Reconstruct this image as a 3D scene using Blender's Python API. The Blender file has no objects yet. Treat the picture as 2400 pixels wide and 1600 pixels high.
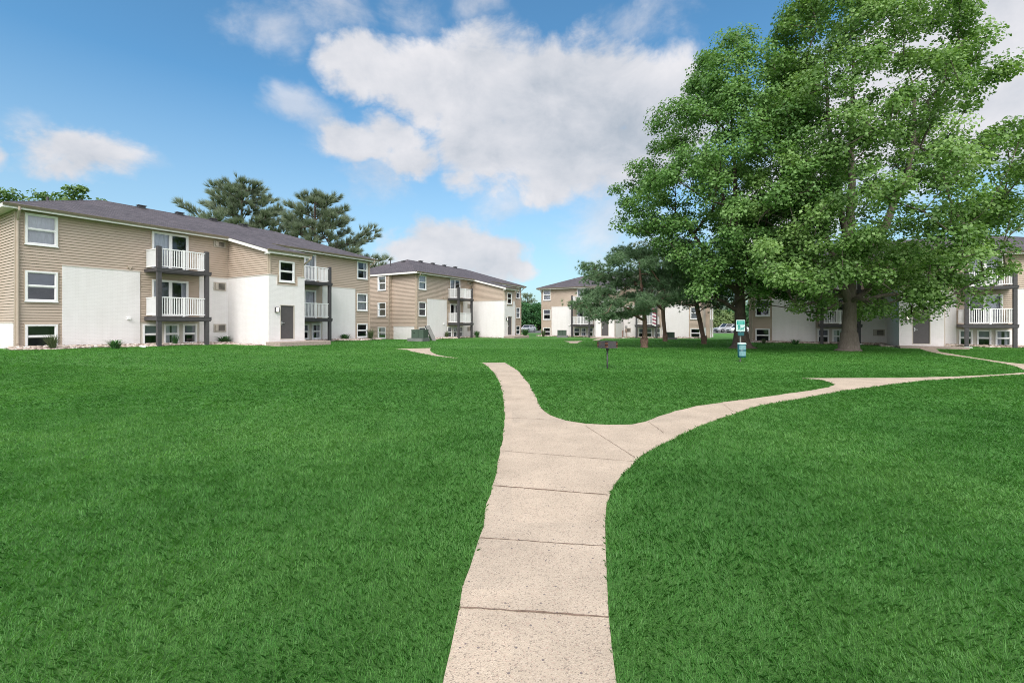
import bpy, math, random
import numpy as np
from mathutils import Vector, Matrix
from mathutils.geometry import tessellate_polygon

random.seed(7)
RNG = np.random.default_rng(7)
SC = bpy.context.scene
COL = SC.collection
R = math.radians

# ------------------------------------------------------------------ camera
F_PX, HY, CAMH = 1058.8, 756.0, 1.743        # focal length and horizon in 2400 px units, eye height in metres
cam_d = bpy.data.cameras.new('camera')
cam_d.sensor_width = 36.0
cam_d.lens = 36.0 * F_PX / 2400.0
cam_d.shift_y = (HY - 800.0) / 2400.0
cam_d.clip_start = 0.05
cam_d.clip_end = 3000
cam = bpy.data.objects.new('camera', cam_d)
cam.location = (0, 0, CAMH)
cam.rotation_euler = (R(90), 0, 0)
COL.objects.link(cam)
SC.camera = cam

SC.view_settings.view_transform = 'Standard'
SC.view_settings.look = 'None'
SC.view_settings.gamma = 1
SC.view_settings.exposure = 1.0
SC.cycles.use_denoising = True
SC.cycles.denoising_prefilter = 'NONE'
SC.cycles.filter_width = 1.0
SC.cycles.sample_clamp_indirect = 4.0
SC.cycles.max_bounces = 8
SC.cycles.transparent_max_bounces = 12

# ------------------------------------------------------------------ node helper
def nd(nt, typ, ins=None, out=0, **props):
    n = nt.nodes.new(typ)
    for k, v in props.items():
        setattr(n, k, v)
    for k, v in (ins or {}).items():
        s = n.inputs[k]
        if isinstance(v, bpy.types.NodeSocket):
            nt.links.new(v, s)
        else:
            s.default_value = v
    return n.outputs[out]

def mth(nt, op, a, b=0.0, clamp=False):
    return nd(nt, 'ShaderNodeMath', {0: a, 1: b}, operation=op, use_clamp=clamp)

def ramp(nt, fac, stops, interp='LINEAR'):
    n = nt.nodes.new('ShaderNodeValToRGB')
    nt.links.new(fac, n.inputs[0])
    cr = n.color_ramp
    cr.interpolation = interp
    while len(cr.elements) < len(stops):
        cr.elements.new(0.5)
    for e, (p, c) in zip(cr.elements, stops):
        e.position = p
        e.color = (*c, 1) if len(c) == 3 else c
    return n.outputs[0]

def noise(nt, vec, scale, detail=4, rough=0.55, out=0, dist=0.0):
    return nd(nt, 'ShaderNodeTexNoise', {'Vector': vec, 'Scale': scale, 'Detail': detail, 'Roughness': rough, 'Distortion': dist}, out)

def mix(nt, fac, a, b, mode='MIX'):
    n = nt.nodes.new('ShaderNodeMix')
    n.data_type = 'RGBA'
    n.blend_type = mode
    for i, v in ((0, fac), (6, a), (7, b)):
        if isinstance(v, bpy.types.NodeSocket):
            nt.links.new(v, n.inputs[i])
        else:
            n.inputs[i].default_value = v if i == 0 else ((*v, 1) if len(v) == 3 else v)
    return n.outputs[2]

# ------------------------------------------------------------------ world: Nishita sky with clouds at infinity
SUN_AZ, SUN_EL = R(189), R(45)               # azimuth from +Y towards +X
W = bpy.data.worlds.new('World')
SC.world = W
W.use_nodes = True
nt = W.node_tree
nt.nodes.clear()
sky = nt.nodes.new('ShaderNodeTexSky')
sky.sky_type = 'NISHITA'
sky.sun_disc = False
sky.sun_elevation = SUN_EL
sky.sun_rotation = SUN_AZ
sky.air_density = 1.0
sky.dust_density = 0.6
sky.ozone_density = 1.6
dirv = nd(nt, 'ShaderNodeTexCoord', out=0)

def skydir(px, py):
    v = Vector(((px - 1200) / F_PX, 1, (HY - py) / F_PX)).normalized()
    return v

wob = noise(nt, dirv, 5.0, 5, 0.6, out=1)
wob = nd(nt, 'ShaderNodeVectorMath', {0: wob, 1: (0.5, 0.5, 0.5)}, operation='SUBTRACT')
wob = nd(nt, 'ShaderNodeVectorMath', {0: wob, 'Scale': 0.16}, operation='SCALE')
dw = nd(nt, 'ShaderNodeVectorMath', {0: dirv, 1: wob}, operation='ADD')
dws = nd(nt, 'ShaderNodeVectorMath', {0: dw, 1: (1, 1, 1.55)}, operation='MULTIPLY')
# (pixel x, pixel y, pixel radius, strength): where the cloud masses stand in the sky
def blobs(rows, sq=1.55):
    acc = None
    for (bx, by, br, st) in rows:
        c = skydir(bx, by)
        d = nd(nt, 'ShaderNodeVectorMath', {0: dws, 1: (c.x, c.y, c.z * 1.55)}, out=1, operation='DISTANCE')
        v = mth(nt, 'MULTIPLY', mth(nt, 'SUBTRACT', 1.0, mth(nt, 'DIVIDE', d, br / F_PX * c.y * 1.22)), st)
        acc = v if acc is None else mth(nt, 'MAXIMUM', acc, v)
    return acc
dens = blobs([(860, 175, 95, 1), (980, 190, 125, 1), (1120, 215, 165, 1), (1290, 220, 190, 1.05), (1460, 240, 180, 1.05), (1570, 290, 150, 1),
              (1330, 345, 180, 1), (1130, 340, 140, .95), (1510, 390, 150, 1), (1290, 420, 90, .85), (830, 340, 85, .85), (900, 320, 80, .8), (960, 375, 85, .85), (1090, 420, 70, .75), (1280, 440, 80, .7),
              (1060, 590, 130, 1), (1170, 605, 95, 1), (960, 605, 85, .9), (1215, 640, 55, .8), (885, 640, 75, .85),
              (205, 370, 105, 1), (140, 385, 60, .8), (5, 358, 40, .7),
              (2380, 320, 170, 1), (2300, 60, 230, 1), (2100, 250, 300, 1), (1850, 480, 160, .9)])
wisp = blobs([(650, 60, 120, .9), (800, 45, 120, .9), (950, 30, 110, .8), (1500, 60, 120, .9), (1140, 15, 70, .8), (700, 275, 80, .9), (770, 310, 90, .9), (900, 420, 110, .8), (1180, 475, 120, .8), (1420, 520, 160, .9), (1480, 600, 150, .8), (300, 385, 70, .8), (90, 300, 60, .6), (1230, 130, 120, .7)])
under = blobs([(1330, 330, 230, 1), (1130, 330, 150, .9), (1500, 330, 200, 1), (1160, 690, 80, .35), (220, 420, 90, .9), (2380, 400, 120, .8)])
# the sky overhead and behind the viewer is mostly cloud
sep = nt.nodes.new('ShaderNodeSeparateXYZ')
nt.links.new(dirv, sep.inputs[0])
back = nd(nt, 'ShaderNodeMapRange', {0: mth(nt, 'SUBTRACT', mth(nt, 'MULTIPLY', sep.outputs[2], 0.75), sep.outputs[1]), 1: -0.15, 2: 0.5, 3: -0.6, 4: 0.75})
dens = mth(nt, 'MAXIMUM', dens, back)
sc_v = nd(nt, 'ShaderNodeVectorMath', {0: dirv, 1: (1, 1, 1.5)}, operation='MULTIPLY')
fb = noise(nt, sc_v, 7.0, 11, 0.63, dist=0.25)
up = nd(nt, 'ShaderNodeVectorMath', {0: sc_v, 1: (-0.02, 0, 0.055)}, operation='ADD')
fb2 = noise(nt, up, 7.0, 6, 0.58, dist=0.25)
dn = mth(nt, 'ADD', dens, mth(nt, 'MULTIPLY', mth(nt, 'SUBTRACT', fb, 0.5), 1.35))
mask = nd(nt, 'ShaderNodeMapRange', {0: dn, 1: 0.0, 2: 0.50, 3: 0.0, 4: 0.97}, interpolation_type='SMOOTHSTEP')
wn = mth(nt, 'ADD', wisp, mth(nt, 'MULTIPLY', mth(nt, 'SUBTRACT', fb, 0.55), 1.7))
wmask = nd(nt, 'ShaderNodeMapRange', {0: wn, 1: 0.0, 2: 0.9, 3: 0.0, 4: 0.62}, interpolation_type='SMOOTHSTEP')
mask = mth(nt, 'MAXIMUM', mask, wmask)
relief = mth(nt, 'MULTIPLY', mth(nt, 'SUBTRACT', fb, fb2), 1.25)
big = noise(nt, sc_v, 3.2, 3, 0.5)
lit = mth(nt, 'ADD', mth(nt, 'SUBTRACT', mth(nt, 'ADD', relief, 0.68), mth(nt, 'MULTIPLY', mth(nt, 'MAXIMUM', under, 0.0), 0.40)), mth(nt, 'MULTIPLY', mth(nt, 'SUBTRACT', big, 0.5), 1.1), clamp=True)
ccol = ramp(nt, lit, [(0.0, (2.35, 2.62, 3.0)), (0.42, (3.3, 3.42, 3.7)), (1.0, (4.35, 4.3, 4.45))])
glow = nd(nt, 'ShaderNodeMapRange', {0: sep.outputs[1], 1: 0.25, 2: -0.6, 3: 1.0, 4: 2.6}, interpolation_type='SMOOTHSTEP')      # clouds are brighter on the sun's side
ccol = nd(nt, 'ShaderNodeVectorMath', {0: ccol, 'Scale': glow}, operation='SCALE')
blue = mix(nt, 1.0, sky.outputs[0], (0.54, 0.90, 0.98), 'MULTIPLY')
lowair = nd(nt, 'ShaderNodeMapRange', {0: sep.outputs[2], 1: 0.42, 2: 0.0, 3: 0.0, 4: 0.75})
blue = mix(nt, lowair, blue, (2.85, 3.25, 3.5))
skycol = mix(nt, mask, blue, ccol)
bg = nt.nodes.new('ShaderNodeBackground')
bg.inputs[1].default_value = 0.1
nt.links.new(skycol, bg.inputs[0])
wo = nt.nodes.new('ShaderNodeOutputWorld')
nt.links.new(bg.outputs[0], wo.inputs[0])

sun_d = bpy.data.lights.new('sun', 'SUN')
sun_d.energy = 1.6
sun_d.angle = R(34)
sun_d.color = (1.0, 0.96, 0.90)
sun = bpy.data.objects.new('sun', sun_d)
sdir = Vector((math.sin(SUN_AZ) * math.cos(SUN_EL), math.cos(SUN_AZ) * math.cos(SUN_EL), math.sin(SUN_EL)))
sun.rotation_euler = sdir.to_track_quat('Z', 'Y').to_euler()
sun.location = sdir * 60
COL.objects.link(sun)

# ------------------------------------------------------------------ materials
def mat(name):
    m = bpy.data.materials.new(name)
    m.use_nodes = True
    t = m.node_tree
    t.nodes.clear()
    o = t.nodes.new('ShaderNodeOutputMaterial')
    return m, t, o

def pbsdf(t, o, col, rough=0.6, spec=0.5, metal=0.0, bump=None, bstr=0.3, bdist=0.02, emit=None, estr=0):
    b = t.nodes.new('ShaderNodeBsdfPrincipled')
    for k, v in (('Base Color', col), ('Roughness', rough), ('Specular IOR Level', spec), ('Metallic', metal)):
        if isinstance(v, bpy.types.NodeSocket):
            t.links.new(v, b.inputs[k])
        else:
            b.inputs[k].default_value = (*v, 1) if isinstance(v, tuple) else v
    if bump is not None:
        t.links.new(nd(t, 'ShaderNodeBump', {'Height': bump, 'Strength': bstr, 'Distance': bdist}), b.inputs['Normal'])
    if emit:
        b.inputs['Emission Color'].default_value = (*emit, 1)
        b.inputs['Emission Strength'].default_value = estr
    t.links.new(b.outputs[0], o.inputs[0])
    return b

def simple(name, col, rough=0.6, spec=0.4, metal=0.0, var=0.12, nscale=6.0, **kw):
    m, t, o = mat(name)
    v = nd(t, 'ShaderNodeTexCoord', out=3)
    n = noise(t, v, nscale, 5)
    lo = tuple(c * (1 - var) for c in col)
    hi = tuple(min(1, c * (1 + var)) for c in col)
    pbsdf(t, o, ramp(t, n, [(0.3, lo), (0.7, hi)]), rough, spec, metal, bump=n, bstr=0.05, **kw)
    return m

M = {}
# tan vinyl siding
m, t, o = mat('tan_siding')
v = nd(t, 'ShaderNodeTexCoord', out=3)
n1 = noise(t, v, 1.1, 4)
n2 = noise(t, nd(t, 'ShaderNodeVectorMath', {0: v, 1: (3, 3, 60)}, operation='MULTIPLY'), 1.0, 3)
c = ramp(t, mth(t, 'ADD', mth(t, 'MULTIPLY', n1, .6), mth(t, 'MULTIPLY', n2, .4)), [(0.3, (0.425, 0.335, 0.265)), (0.7, (0.48, 0.388, 0.315))])
pbsdf(t, o, c, 0.55, 0.35)
M['siding'] = m
M['trim'] = simple('tan_trim', (0.44, 0.36, 0.285), 0.5, var=.06)
M['ledge'] = simple('pale_ledge', (0.60, 0.52, 0.46), 0.5, var=.06)
M['beige'] = simple('beige_panel', (0.55, 0.50, 0.44), 0.6, var=.07, nscale=2)
# white painted brick
m, t, o = mat('white_painted_brick')
v = nd(t, 'ShaderNodeTexCoord', out=3)
s3 = t.nodes.new('ShaderNodeSeparateXYZ')
t.links.new(v, s3.inputs[0])
cv = nd(t, 'ShaderNodeCombineXYZ', {0: mth(t, 'ADD', s3.outputs[0], s3.outputs[1]), 1: s3.outputs[2], 2: 0.0})
bt = t.nodes.new('ShaderNodeTexBrick')
t.links.new(cv, bt.inputs['Vector'])
for k, val in (('Color1', (.80, .765, .76, 1)), ('Color2', (.77, .735, .73, 1)), ('Mortar', (.71, .675, .67, 1)), ('Scale', 1.0), ('Mortar Size', .006), ('Mortar Smooth', .4), ('Brick Width', .215), ('Row Height', .075)):
    bt.inputs[k].default_value = val
n1 = noise(t, v, 0.7, 5)
stain = ramp(t, noise(t, nd(t, 'ShaderNodeVectorMath', {0: v, 1: (2, 2, .35)}, operation='MULTIPLY'), 1.5, 5), [(0.3, (.96, .955, .95)), (0.6, (1, 1, 1))])
c = mix(t, 1.0, bt.outputs[0], stain, 'MULTIPLY')
n3 = noise(t, v, 60, 3)
h = mth(t, 'MULTIPLY', bt.outputs[1], -1.0)
splash = mth(t, 'MULTIPLY', nd(t, 'ShaderNodeMapRange', {0: s3.outputs[2], 1: 1.0, 2: .35, 3: 0, 4: .55}), nd(t, 'ShaderNodeMapRange', {0: noise(t, v, 3, 6, .7), 1: .4, 2: .7, 3: 0, 4: 1}))
c = mix(t, splash, c, (.50, .44, .38))
pbsdf(t, o, c, 0.6, 0.3, bump=h, bstr=0.45, bdist=0.008)
M['brick'] = m
# shingles
m, t, o = mat('asphalt_shingles')
v = nd(t, 'ShaderNodeTexCoord', out=3)
bt = t.nodes.new('ShaderNodeTexBrick')
t.links.new(nd(t, 'ShaderNodeVectorMath', {0: v, 1: (1, 1, 1)}, operation='MULTIPLY'), bt.inputs['Vector'])
for k, val in (('Color1', (.082, .076, .086, 1)), ('Color2', (.132, .122, .133, 1)), ('Mortar', (.050, .047, .052, 1)), ('Scale', 1.0), ('Mortar Size', .012), ('Bias', 0.0), ('Brick Width', .32), ('Row Height', .14)):
    bt.inputs[k].default_value = val
n1 = noise(t, v, 9, 6, .7)
n2 = noise(t, v, .5, 4)
c = mix(t, 1.0, bt.outputs[0], ramp(t, n1, [(.25, (.75, .74, .76)), (.75, (1.25, 1.22, 1.22))]), 'MULTIPLY')
c = mix(t, 1.0, c, ramp(t, n2, [(.3, (.9, .9, .9)), (.7, (1.1, 1.08, 1.08))]), 'MULTIPLY')
pbsdf(t, o, c, 0.9, 0.2, bump=mth(t, 'SUBTRACT', n1, bt.outputs[1]), bstr=.5, bdist=.015)
M['shingle'] = m
M['white'] = simple('white_vinyl', (.80, .79, .79), .4, var=.03)
M['fascia'] = simple('white_fascia', (.74, .72, .69), .45, var=.05)
M['soffit'] = simple('white_soffit', (.66, .63, .59), .6, var=.05)
M['gutter'] = simple('tan_gutter', (.22, .175, .135), .35, .5, var=.12)
M['downspout'] = simple('tan_downspout', (.40, .325, .26), .4, .5, var=.06)
M['charcoal'] = simple('charcoal_paint', (.060, .056, .060), .5, .4, var=.18)
M['door'] = simple('grey_door_paint', (.088, .080, .082), .45, .4, var=.06)
M['dark'] = simple('dark_void', (.012, .012, .014), .8, .1)
M['interior'] = simple('dim_interior', (.085, .085, .09), .9, .1)
M['curtain'] = simple('pale_blind', (.70, .70, .72), .8, .1, var=.05)
M['greyblind'] = simple('grey_blind', (.30, .30, .34), .8, .1, var=.05)
M['acbeige'] = simple('beige_metal', (.45, .40, .35), .5, .4, var=.1)
M['concrete_step'] = simple('concrete_step', (.36, .29, .25), .85, .2, var=.2, nscale=9)
M['steel'] = simple('brushed_steel', (.55, .55, .56), .35, .5, .8)
M['lamp'] = simple('lamp_diffuser', (.85, .82, .76), .4, emit=(1, .9, .75), estr=.6)
# window glass
m, t, o = mat('window_glass')
tr = nd(t, 'ShaderNodeBsdfTransparent', {0: (.80, .82, .86, 1)})
gl = nd(t, 'ShaderNodeBsdfGlossy', {0: (.92, .95, 1, 1), 1: .015})
fr = nd(t, 'ShaderNodeFresnel', {0: 1.55})
fc = mth(t, 'ADD', mth(t, 'MULTIPLY', fr, .85), .03, clamp=True)
ms = nd(t, 'ShaderNodeMixShader', {0: fc, 1: tr, 2: gl})
t.links.new(ms, o.inputs[0])
M['glass'] = m
# foliage materials: per leaf random value from the 'rnd' attribute
def leafmat(name, c0, c1, c2, trans=0.35, rough=0.5):
    m, t, o = mat(name)
    at = nd(t, 'ShaderNodeAttribute', out=2, attribute_name='rnd')
    col = ramp(t, at, [(0.0, c0), (0.5, c1), (1.0, c2)])
    b = t.nodes.new('ShaderNodeBsdfPrincipled')
    t.links.new(col, b.inputs['Base Color'])
    b.inputs['Roughness'].default_value = rough
    b.inputs['Specular IOR Level'].default_value = .35
    tl = nd(t, 'ShaderNodeBsdfTranslucent', {0: mix(t, 1.0, col, (1.25, 1.35, .7), 'MULTIPLY')})
    ms = nd(t, 'ShaderNodeMixShader', {0: trans, 1: b.outputs[0], 2: tl})
    t.links.new(ms, o.inputs[0])
    return m
M['maple'] = leafmat('maple_leaves', (.082, .160, .040), (.152, .272, .072), (.265, .395, .135))
M['maple2'] = leafmat('dark_maple_leaves', (.068, .150, .038), (.125, .248, .064), (.215, .355, .118))
M['needle'] = leafmat('pine_needles', (.075, .140, .068), (.125, .212, .105), (.215, .315, .175), .15)
M['needle2'] = leafmat('white_pine_needles', (.130, .170, .110), (.200, .250, .165), (.300, .345, .235), .15)
M['broadleaf'] = leafmat('far_leaves', (.075, .145, .045), (.125, .215, .065), (.200, .300, .100))
M['hedge'] = leafmat('deep_green_leaves', (.025, .085, .028), (.045, .135, .042), (.080, .200, .065))
M['palebush'] = leafmat('pale_green_leaves', (.11, .17, .06), (.17, .24, .09), (.24, .31, .13))
M['grass'] = leafmat('lawn_blades', (.060, .195, .038), (.092, .275, .052), (.180, .385, .100), .40, .45)
M['lily'] = leafmat('strap_leaves', (.030, .090, .030), (.055, .150, .045), (.110, .230, .080), .2)
M['tuft'] = leafmat('grassy_leaves', (.060, .085, .040), (.095, .125, .060), (.160, .190, .100), .2)

def barkmat(name, c0, c1, sc=5.0):
    m, t, o = mat(name)
    v = nd(t, 'ShaderNodeTexCoord', out=3)
    v2 = nd(t, 'ShaderNodeVectorMath', {0: v, 1: (4, 4, .9)}, operation='MULTIPLY')
    n1 = noise(t, v2, sc, 7, .65)
    n2 = noise(t, v, 1.3, 3)
    c = ramp(t, mth(t, 'ADD', mth(t, 'MULTIPLY', n1, .7), mth(t, 'MULTIPLY', n2, .3)), [(.32, c0), (.68, c1)])
    pbsdf(t, o, c, .9, .2, bump=n1, bstr=.8, bdist=.05)
    return m
M['bark'] = barkmat('grey_brown_bark', (.105, .085, .070), (.21, .175, .147))
M['bark_dark'] = barkmat('dark_bark', (.045, .034, .028), (.13, .10, .082))
M['bark_red'] = barkmat('reddish_pine_bark', (.085, .055, .042), (.24, .155, .115))

# ------------------------------------------------------------------ mesh helpers
class MB:
    def __init__(s):
        s.v, s.f = [], []
    def add(s, vs, fs):
        k = len(s.v)
        s.v += [tuple(p) for p in vs]
        s.f += [tuple(i + k for i in f) for f in fs]
    def quad(s, *p):
        s.add(p, [tuple(range(len(p)))])
    def box(s, x0, x1, y0, y1, z0, z1):
        s.add([(x0, y0, z0), (x1, y0, z0), (x1, y1, z0), (x0, y1, z0), (x0, y0, z1), (x1, y0, z1), (x1, y1, z1), (x0, y1, z1)],
              [(0, 3, 2, 1), (4, 5, 6, 7), (0, 1, 5, 4), (1, 2, 6, 5), (2, 3, 7, 6), (3, 0, 4, 7)])
    def prism(s, quad, dz):      # quad of 3d points pushed down by dz
        q = [Vector(p) for p in quad]
        b = [p - Vector((0, 0, dz)) for p in q]
        n = len(q)
        s.add(q + b, [tuple(range(n)), tuple(reversed(range(n, 2 * n)))] + [(i, i + n, (i + 1) % n + n, (i + 1) % n) for i in range(n)])
    def tube(s, pts, rad, n=8, cap=True, flat=1.0):
        pts = [Vector(p) for p in pts]
        rings = []
        for i, p in enumerate(pts):
            d = (pts[min(i + 1, len(pts) - 1)] - pts[max(i - 1, 0)])
            if d.length < 1e-9: d = Vector((0, 0, 1))
            d.normalize()
            a = d.cross(Vector((0, 0, 1)) if abs(d.z) < .95 else Vector((0, 1, 0))).normalized()
            b = a.cross(d).normalized()
            r = rad[i] if isinstance(rad, (list, tuple)) else rad
            rings.append([p + (a * math.cos(2 * math.pi * k / n) + b * math.sin(2 * math.pi * k / n) * flat) * r for k in range(n)])
        k0 = len(s.v)
        for r_ in rings:
            s.v += [tuple(q) for q in r_]
        for i in range(len(rings) - 1):
            for k in range(n):
                a, b = k0 + i * n + k, k0 + i * n + (k + 1) % n
                s.f.append((a, b, b + n, a + n))
        if cap:
            s.f.append(tuple(k0 + k for k in reversed(range(n))))
            s.f.append(tuple(k0 + (len(rings) - 1) * n + k for k in range(n)))
    def lathe(s, prof, n=16, cx=0, cy=0):
        k0 = len(s.v)
        for (r, z) in prof:
            s.v += [(cx + r * math.cos(2 * math.pi * k / n), cy + r * math.sin(2 * math.pi * k / n), z) for k in range(n)]
        for i in range(len(prof) - 1):
            for k in range(n):
                a, b = k0 + i * n + k, k0 + i * n + (k + 1) % n
                s.f.append((a, b, b + n, a + n))
    def build(s, name, material, parent=None, loc=(0, 0, 0), rz=0, smooth=False, bevel=0):
        me = bpy.data.meshes.new(name)
        me.from_pydata(s.v, [], s.f)
        me.materials.append(material)
        if smooth:
            me.polygons.foreach_set('use_smooth', [True] * len(me.polygons))
        me.update()
        o = bpy.data.objects.new(name, me)
        o.location = loc
        o.rotation_euler = (0, 0, rz)
        if parent: o.parent = parent
        COL.objects.link(o)
        if bevel:
            b = o.modifiers.new('bevel', 'BEVEL')
            b.width = bevel
            b.segments = 2
            b.limit_method = 'ANGLE'
        return o

def np_mesh(name, V, nper, material, parent=None, rnd=None, smooth=False):
    """faces made of consecutive runs of nper vertices"""
    V = np.ascontiguousarray(V.reshape(-1, 3), dtype=np.float32)
    nv = len(V)
    nf = nv // nper
    me = bpy.data.meshes.new(name)
    me.vertices.add(nv)
    me.vertices.foreach_set('co', V.ravel())
    me.loops.add(nv)
    me.loops.foreach_set('vertex_index', np.arange(nv, dtype=np.int32))
    me.polygons.add(nf)
    me.polygons.foreach_set('loop_start', np.arange(0, nv, nper, dtype=np.int32))
    if rnd is not None:
        a = me.attributes.new('rnd', 'FLOAT', 'POINT')
        a.data.foreach_set('value', np.repeat(rnd.astype(np.float32), nper))
    me.materials.append(material)
    me.update(calc_edges=True)
    o = bpy.data.objects.new(name, me)
    if parent: o.parent = parent
    COL.objects.link(o)
    return o

def tag(o, label=None, cat=None, group=None, kind=None):
    if label: o['label'] = label
    if cat: o['category'] = cat
    if group: o['group'] = group
    if kind: o['kind'] = kind
    return o

def empty(name, loc, rz=0):
    o = bpy.data.objects.new(name, None)
    o.empty_display_size = .3
    o.location = loc
    o.rotation_euler = (0, 0, rz)
    COL.objects.link(o)
    return o

def copy_tree(o, parent=None):
    c = o.copy()
    COL.objects.link(c)
    c.parent = parent
    for ch in list(o.children):
        copy_tree(ch, c)
    return c

def sstep(a, b, x):
    t = np.clip((np.asarray(x, float) - a) / (b - a), 0, 1)
    return t * t * (3 - 2 * t)

# ------------------------------------------------------------------ where the four buildings stand: corner x, y, heading, level
TH = R(30.65)
BLD = {'A': (-23.68, 21.57, TH, 0.0), 'B': (-9.77, 46.11, TH, -0.38), 'C': (4.27, 65.3, R(118.6), -0.62), 'D': (21.94, 41.33, R(121.2), -0.46)}

def frame(k):
    ox, oy, th, dz = BLD[k]
    return np.array([ox, oy]), np.array([math.sin(th), math.cos(th)]), np.array([math.cos(th), -math.sin(th)])

_OA, _dA, _nA = frame('A')
def ground_z(x, y):
    x = np.asarray(x, float); y = np.asarray(y, float)
    tt = (x - _OA[0]) * _dA[0] + (y - _OA[1]) * _dA[1]
    s = (x - _OA[0]) * _nA[0] + (y - _OA[1]) * _nA[1]
    rise = (0.46 - 0.011 * np.clip(tt, 0, 22)) * (1 - sstep(4.5, 15, s)) * (1 - sstep(21.5, 28, tt))
    dip = -0.20 * sstep(46, 60, y) * sstep(-2, 5, x)
    return rise + dip - 0.03 * sstep(24, 32, y) * sstep(6, 12, x)

def at(px, py, lift=0.0):
    """the ground point seen at a position measured on the photograph (2400 px wide)"""
    Z = 10.0
    zg = 0.0
    for _ in range(60):
        Zn = F_PX * (CAMH - zg) / max(py - HY, 1.0)
        Z += .6 * (Zn - Z)
        zg = float(ground_z((px - 1200) / F_PX * Z, Z))
    return Vector(((px - 1200) / F_PX * Z, Z, zg + lift))

def b2w(k, u, off, z=None):
    O, d, n = frame(k)
    p = O + u * d + off * n
    return Vector((p[0], p[1], float(ground_z(p[0], p[1])) if z is None else z))

# ------------------------------------------------------------------ ground
xs = np.unique(np.concatenate([np.linspace(-60, 60, 121), np.array([-900, -500, -300, -200, -140, -100, -80, 80, 100, 140, 200, 300, 500, 900])]))
ys = np.unique(np.concatenate([np.linspace(-20, 90, 111), np.array([-500, -200, -80, -40, 110, 140, 200, 300, 500, 900, 1500])]))
X, Y = np.meshgrid(xs, ys)
Zg = ground_z(X, Y)
mb = MB()
mb.v = [tuple(p) for p in np.stack([X, Y, Zg], -1).reshape(-1, 3)]
w = len(xs)
mb.f = [(j * w + i, j * w + i + 1, (j + 1) * w + i + 1, (j + 1) * w + i) for j in range(len(ys) - 1) for i in range(w - 1)]
m, t, o = mat('lawn_ground')
v = nd(t, 'ShaderNodeTexCoord', out=3)
n1 = noise(t, v, .35, 5, .6)
n2 = noise(t, v, 6, 6, .7)
n3 = noise(t, v, 45, 4, .7)
f_ = mth(t, 'ADD', mth(t, 'ADD', mth(t, 'MULTIPLY', n1, .35), mth(t, 'MULTIPLY', n2, .3)), mth(t, 'MULTIPLY', n3, .35))
c = ramp(t, f_, [(.34, (.052, .140, .030)), (.5, (.085, .215, .046)), (.66, (.140, .285, .076))])
pbsdf(t, o, c, .8, .15, bump=n3, bstr=1.0, bdist=.05)
M['lawn'] = m
tag(mb.build('ground', M['lawn'], smooth=True), 'wide mown green lawn between the apartment buildings', 'lawn', kind='structure')

# ------------------------------------------------------------------ paths
m, t, o = mat('exposed_aggregate_concrete')
v = nd(t, 'ShaderNodeTexCoord', out=3)
vo = t.nodes.new('ShaderNodeTexVoronoi')
vo.inputs['Scale'].default_value = 150
t.links.new(v, vo.inputs['Vector'])
pebble = nd(t, 'ShaderNodeSeparateColor', {0: vo.outputs[1]}, 0)
peb = ramp(t, pebble, [(0, (.23, .19, .155)), (.08, (.33, .275, .22)), (.14, (.475, .392, .306)), (.55, (.525, .434, .342)), (.86, (.585, .492, .395)), (.93, (.46, .335, .27)), (1.0, (.72, .66, .60))], 'CONSTANT')
vo2 = t.nodes.new('ShaderNodeTexVoronoi')
vo2.inputs['Scale'].default_value = 34
t.links.new(v, vo2.inputs['Vector'])
spot = nd(t, 'ShaderNodeSeparateColor', {0: vo2.outputs[1]}, 1)
rare = mth(t, 'MULTIPLY', mth(t, 'GREATER_THAN', spot, .94), mth(t, 'LESS_THAN', vo2.outputs[0], .26))
n1 = noise(t, v, 1.6, 6, .6)
n2 = noise(t, v, 22, 5, .7)
base = ramp(t, n2, [(.3, (.445, .365, .285)), (.7, (.555, .465, .368))])
c = mix(t, .76, base, peb)
c = mix(t, mth(t, 'MULTIPLY', rare, .8), c, (.13, .11, .12))
c = mix(t, 1.0, c, ramp(t, n1, [(.3, (.84, .83, .82)), (.65, (1.06, 1.05, 1.04))]), 'MULTIPLY')
slabn = nd(t, 'ShaderNodeTexWhiteNoise', {'Vector': nd(t, 'ShaderNodeVectorMath', {0: nd(t, 'ShaderNodeVectorMath', {0: v, 1: (.35, 1.02, 0)}, operation='MULTIPLY')}, operation='FLOOR')}, 0)
c = mix(t, 1.0, c, ramp(t, slabn, [(0, (.95, .95, .95)), (1, (1.04, 1.03, 1.02))]), 'MULTIPLY')
blot = noise(t, v, 4.5, 6, .68)
c = mix(t, mth(t, 'MULTIPLY', nd(t, 'ShaderNodeMapRange', {0: blot, 1: .62, 2: .74, 3: 0, 4: 1}), .30), c, (.27, .215, .175))
pbsdf(t, o, c, .85, .2, bump=mth(t, 'ADD', vo.outputs[0], n2), bstr=.4, bdist=.006)
M['path'] = m
M['joint'] = simple('joint_dirt', (.20, .14, .105), .95, .1, var=.4, nscale=30)

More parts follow.
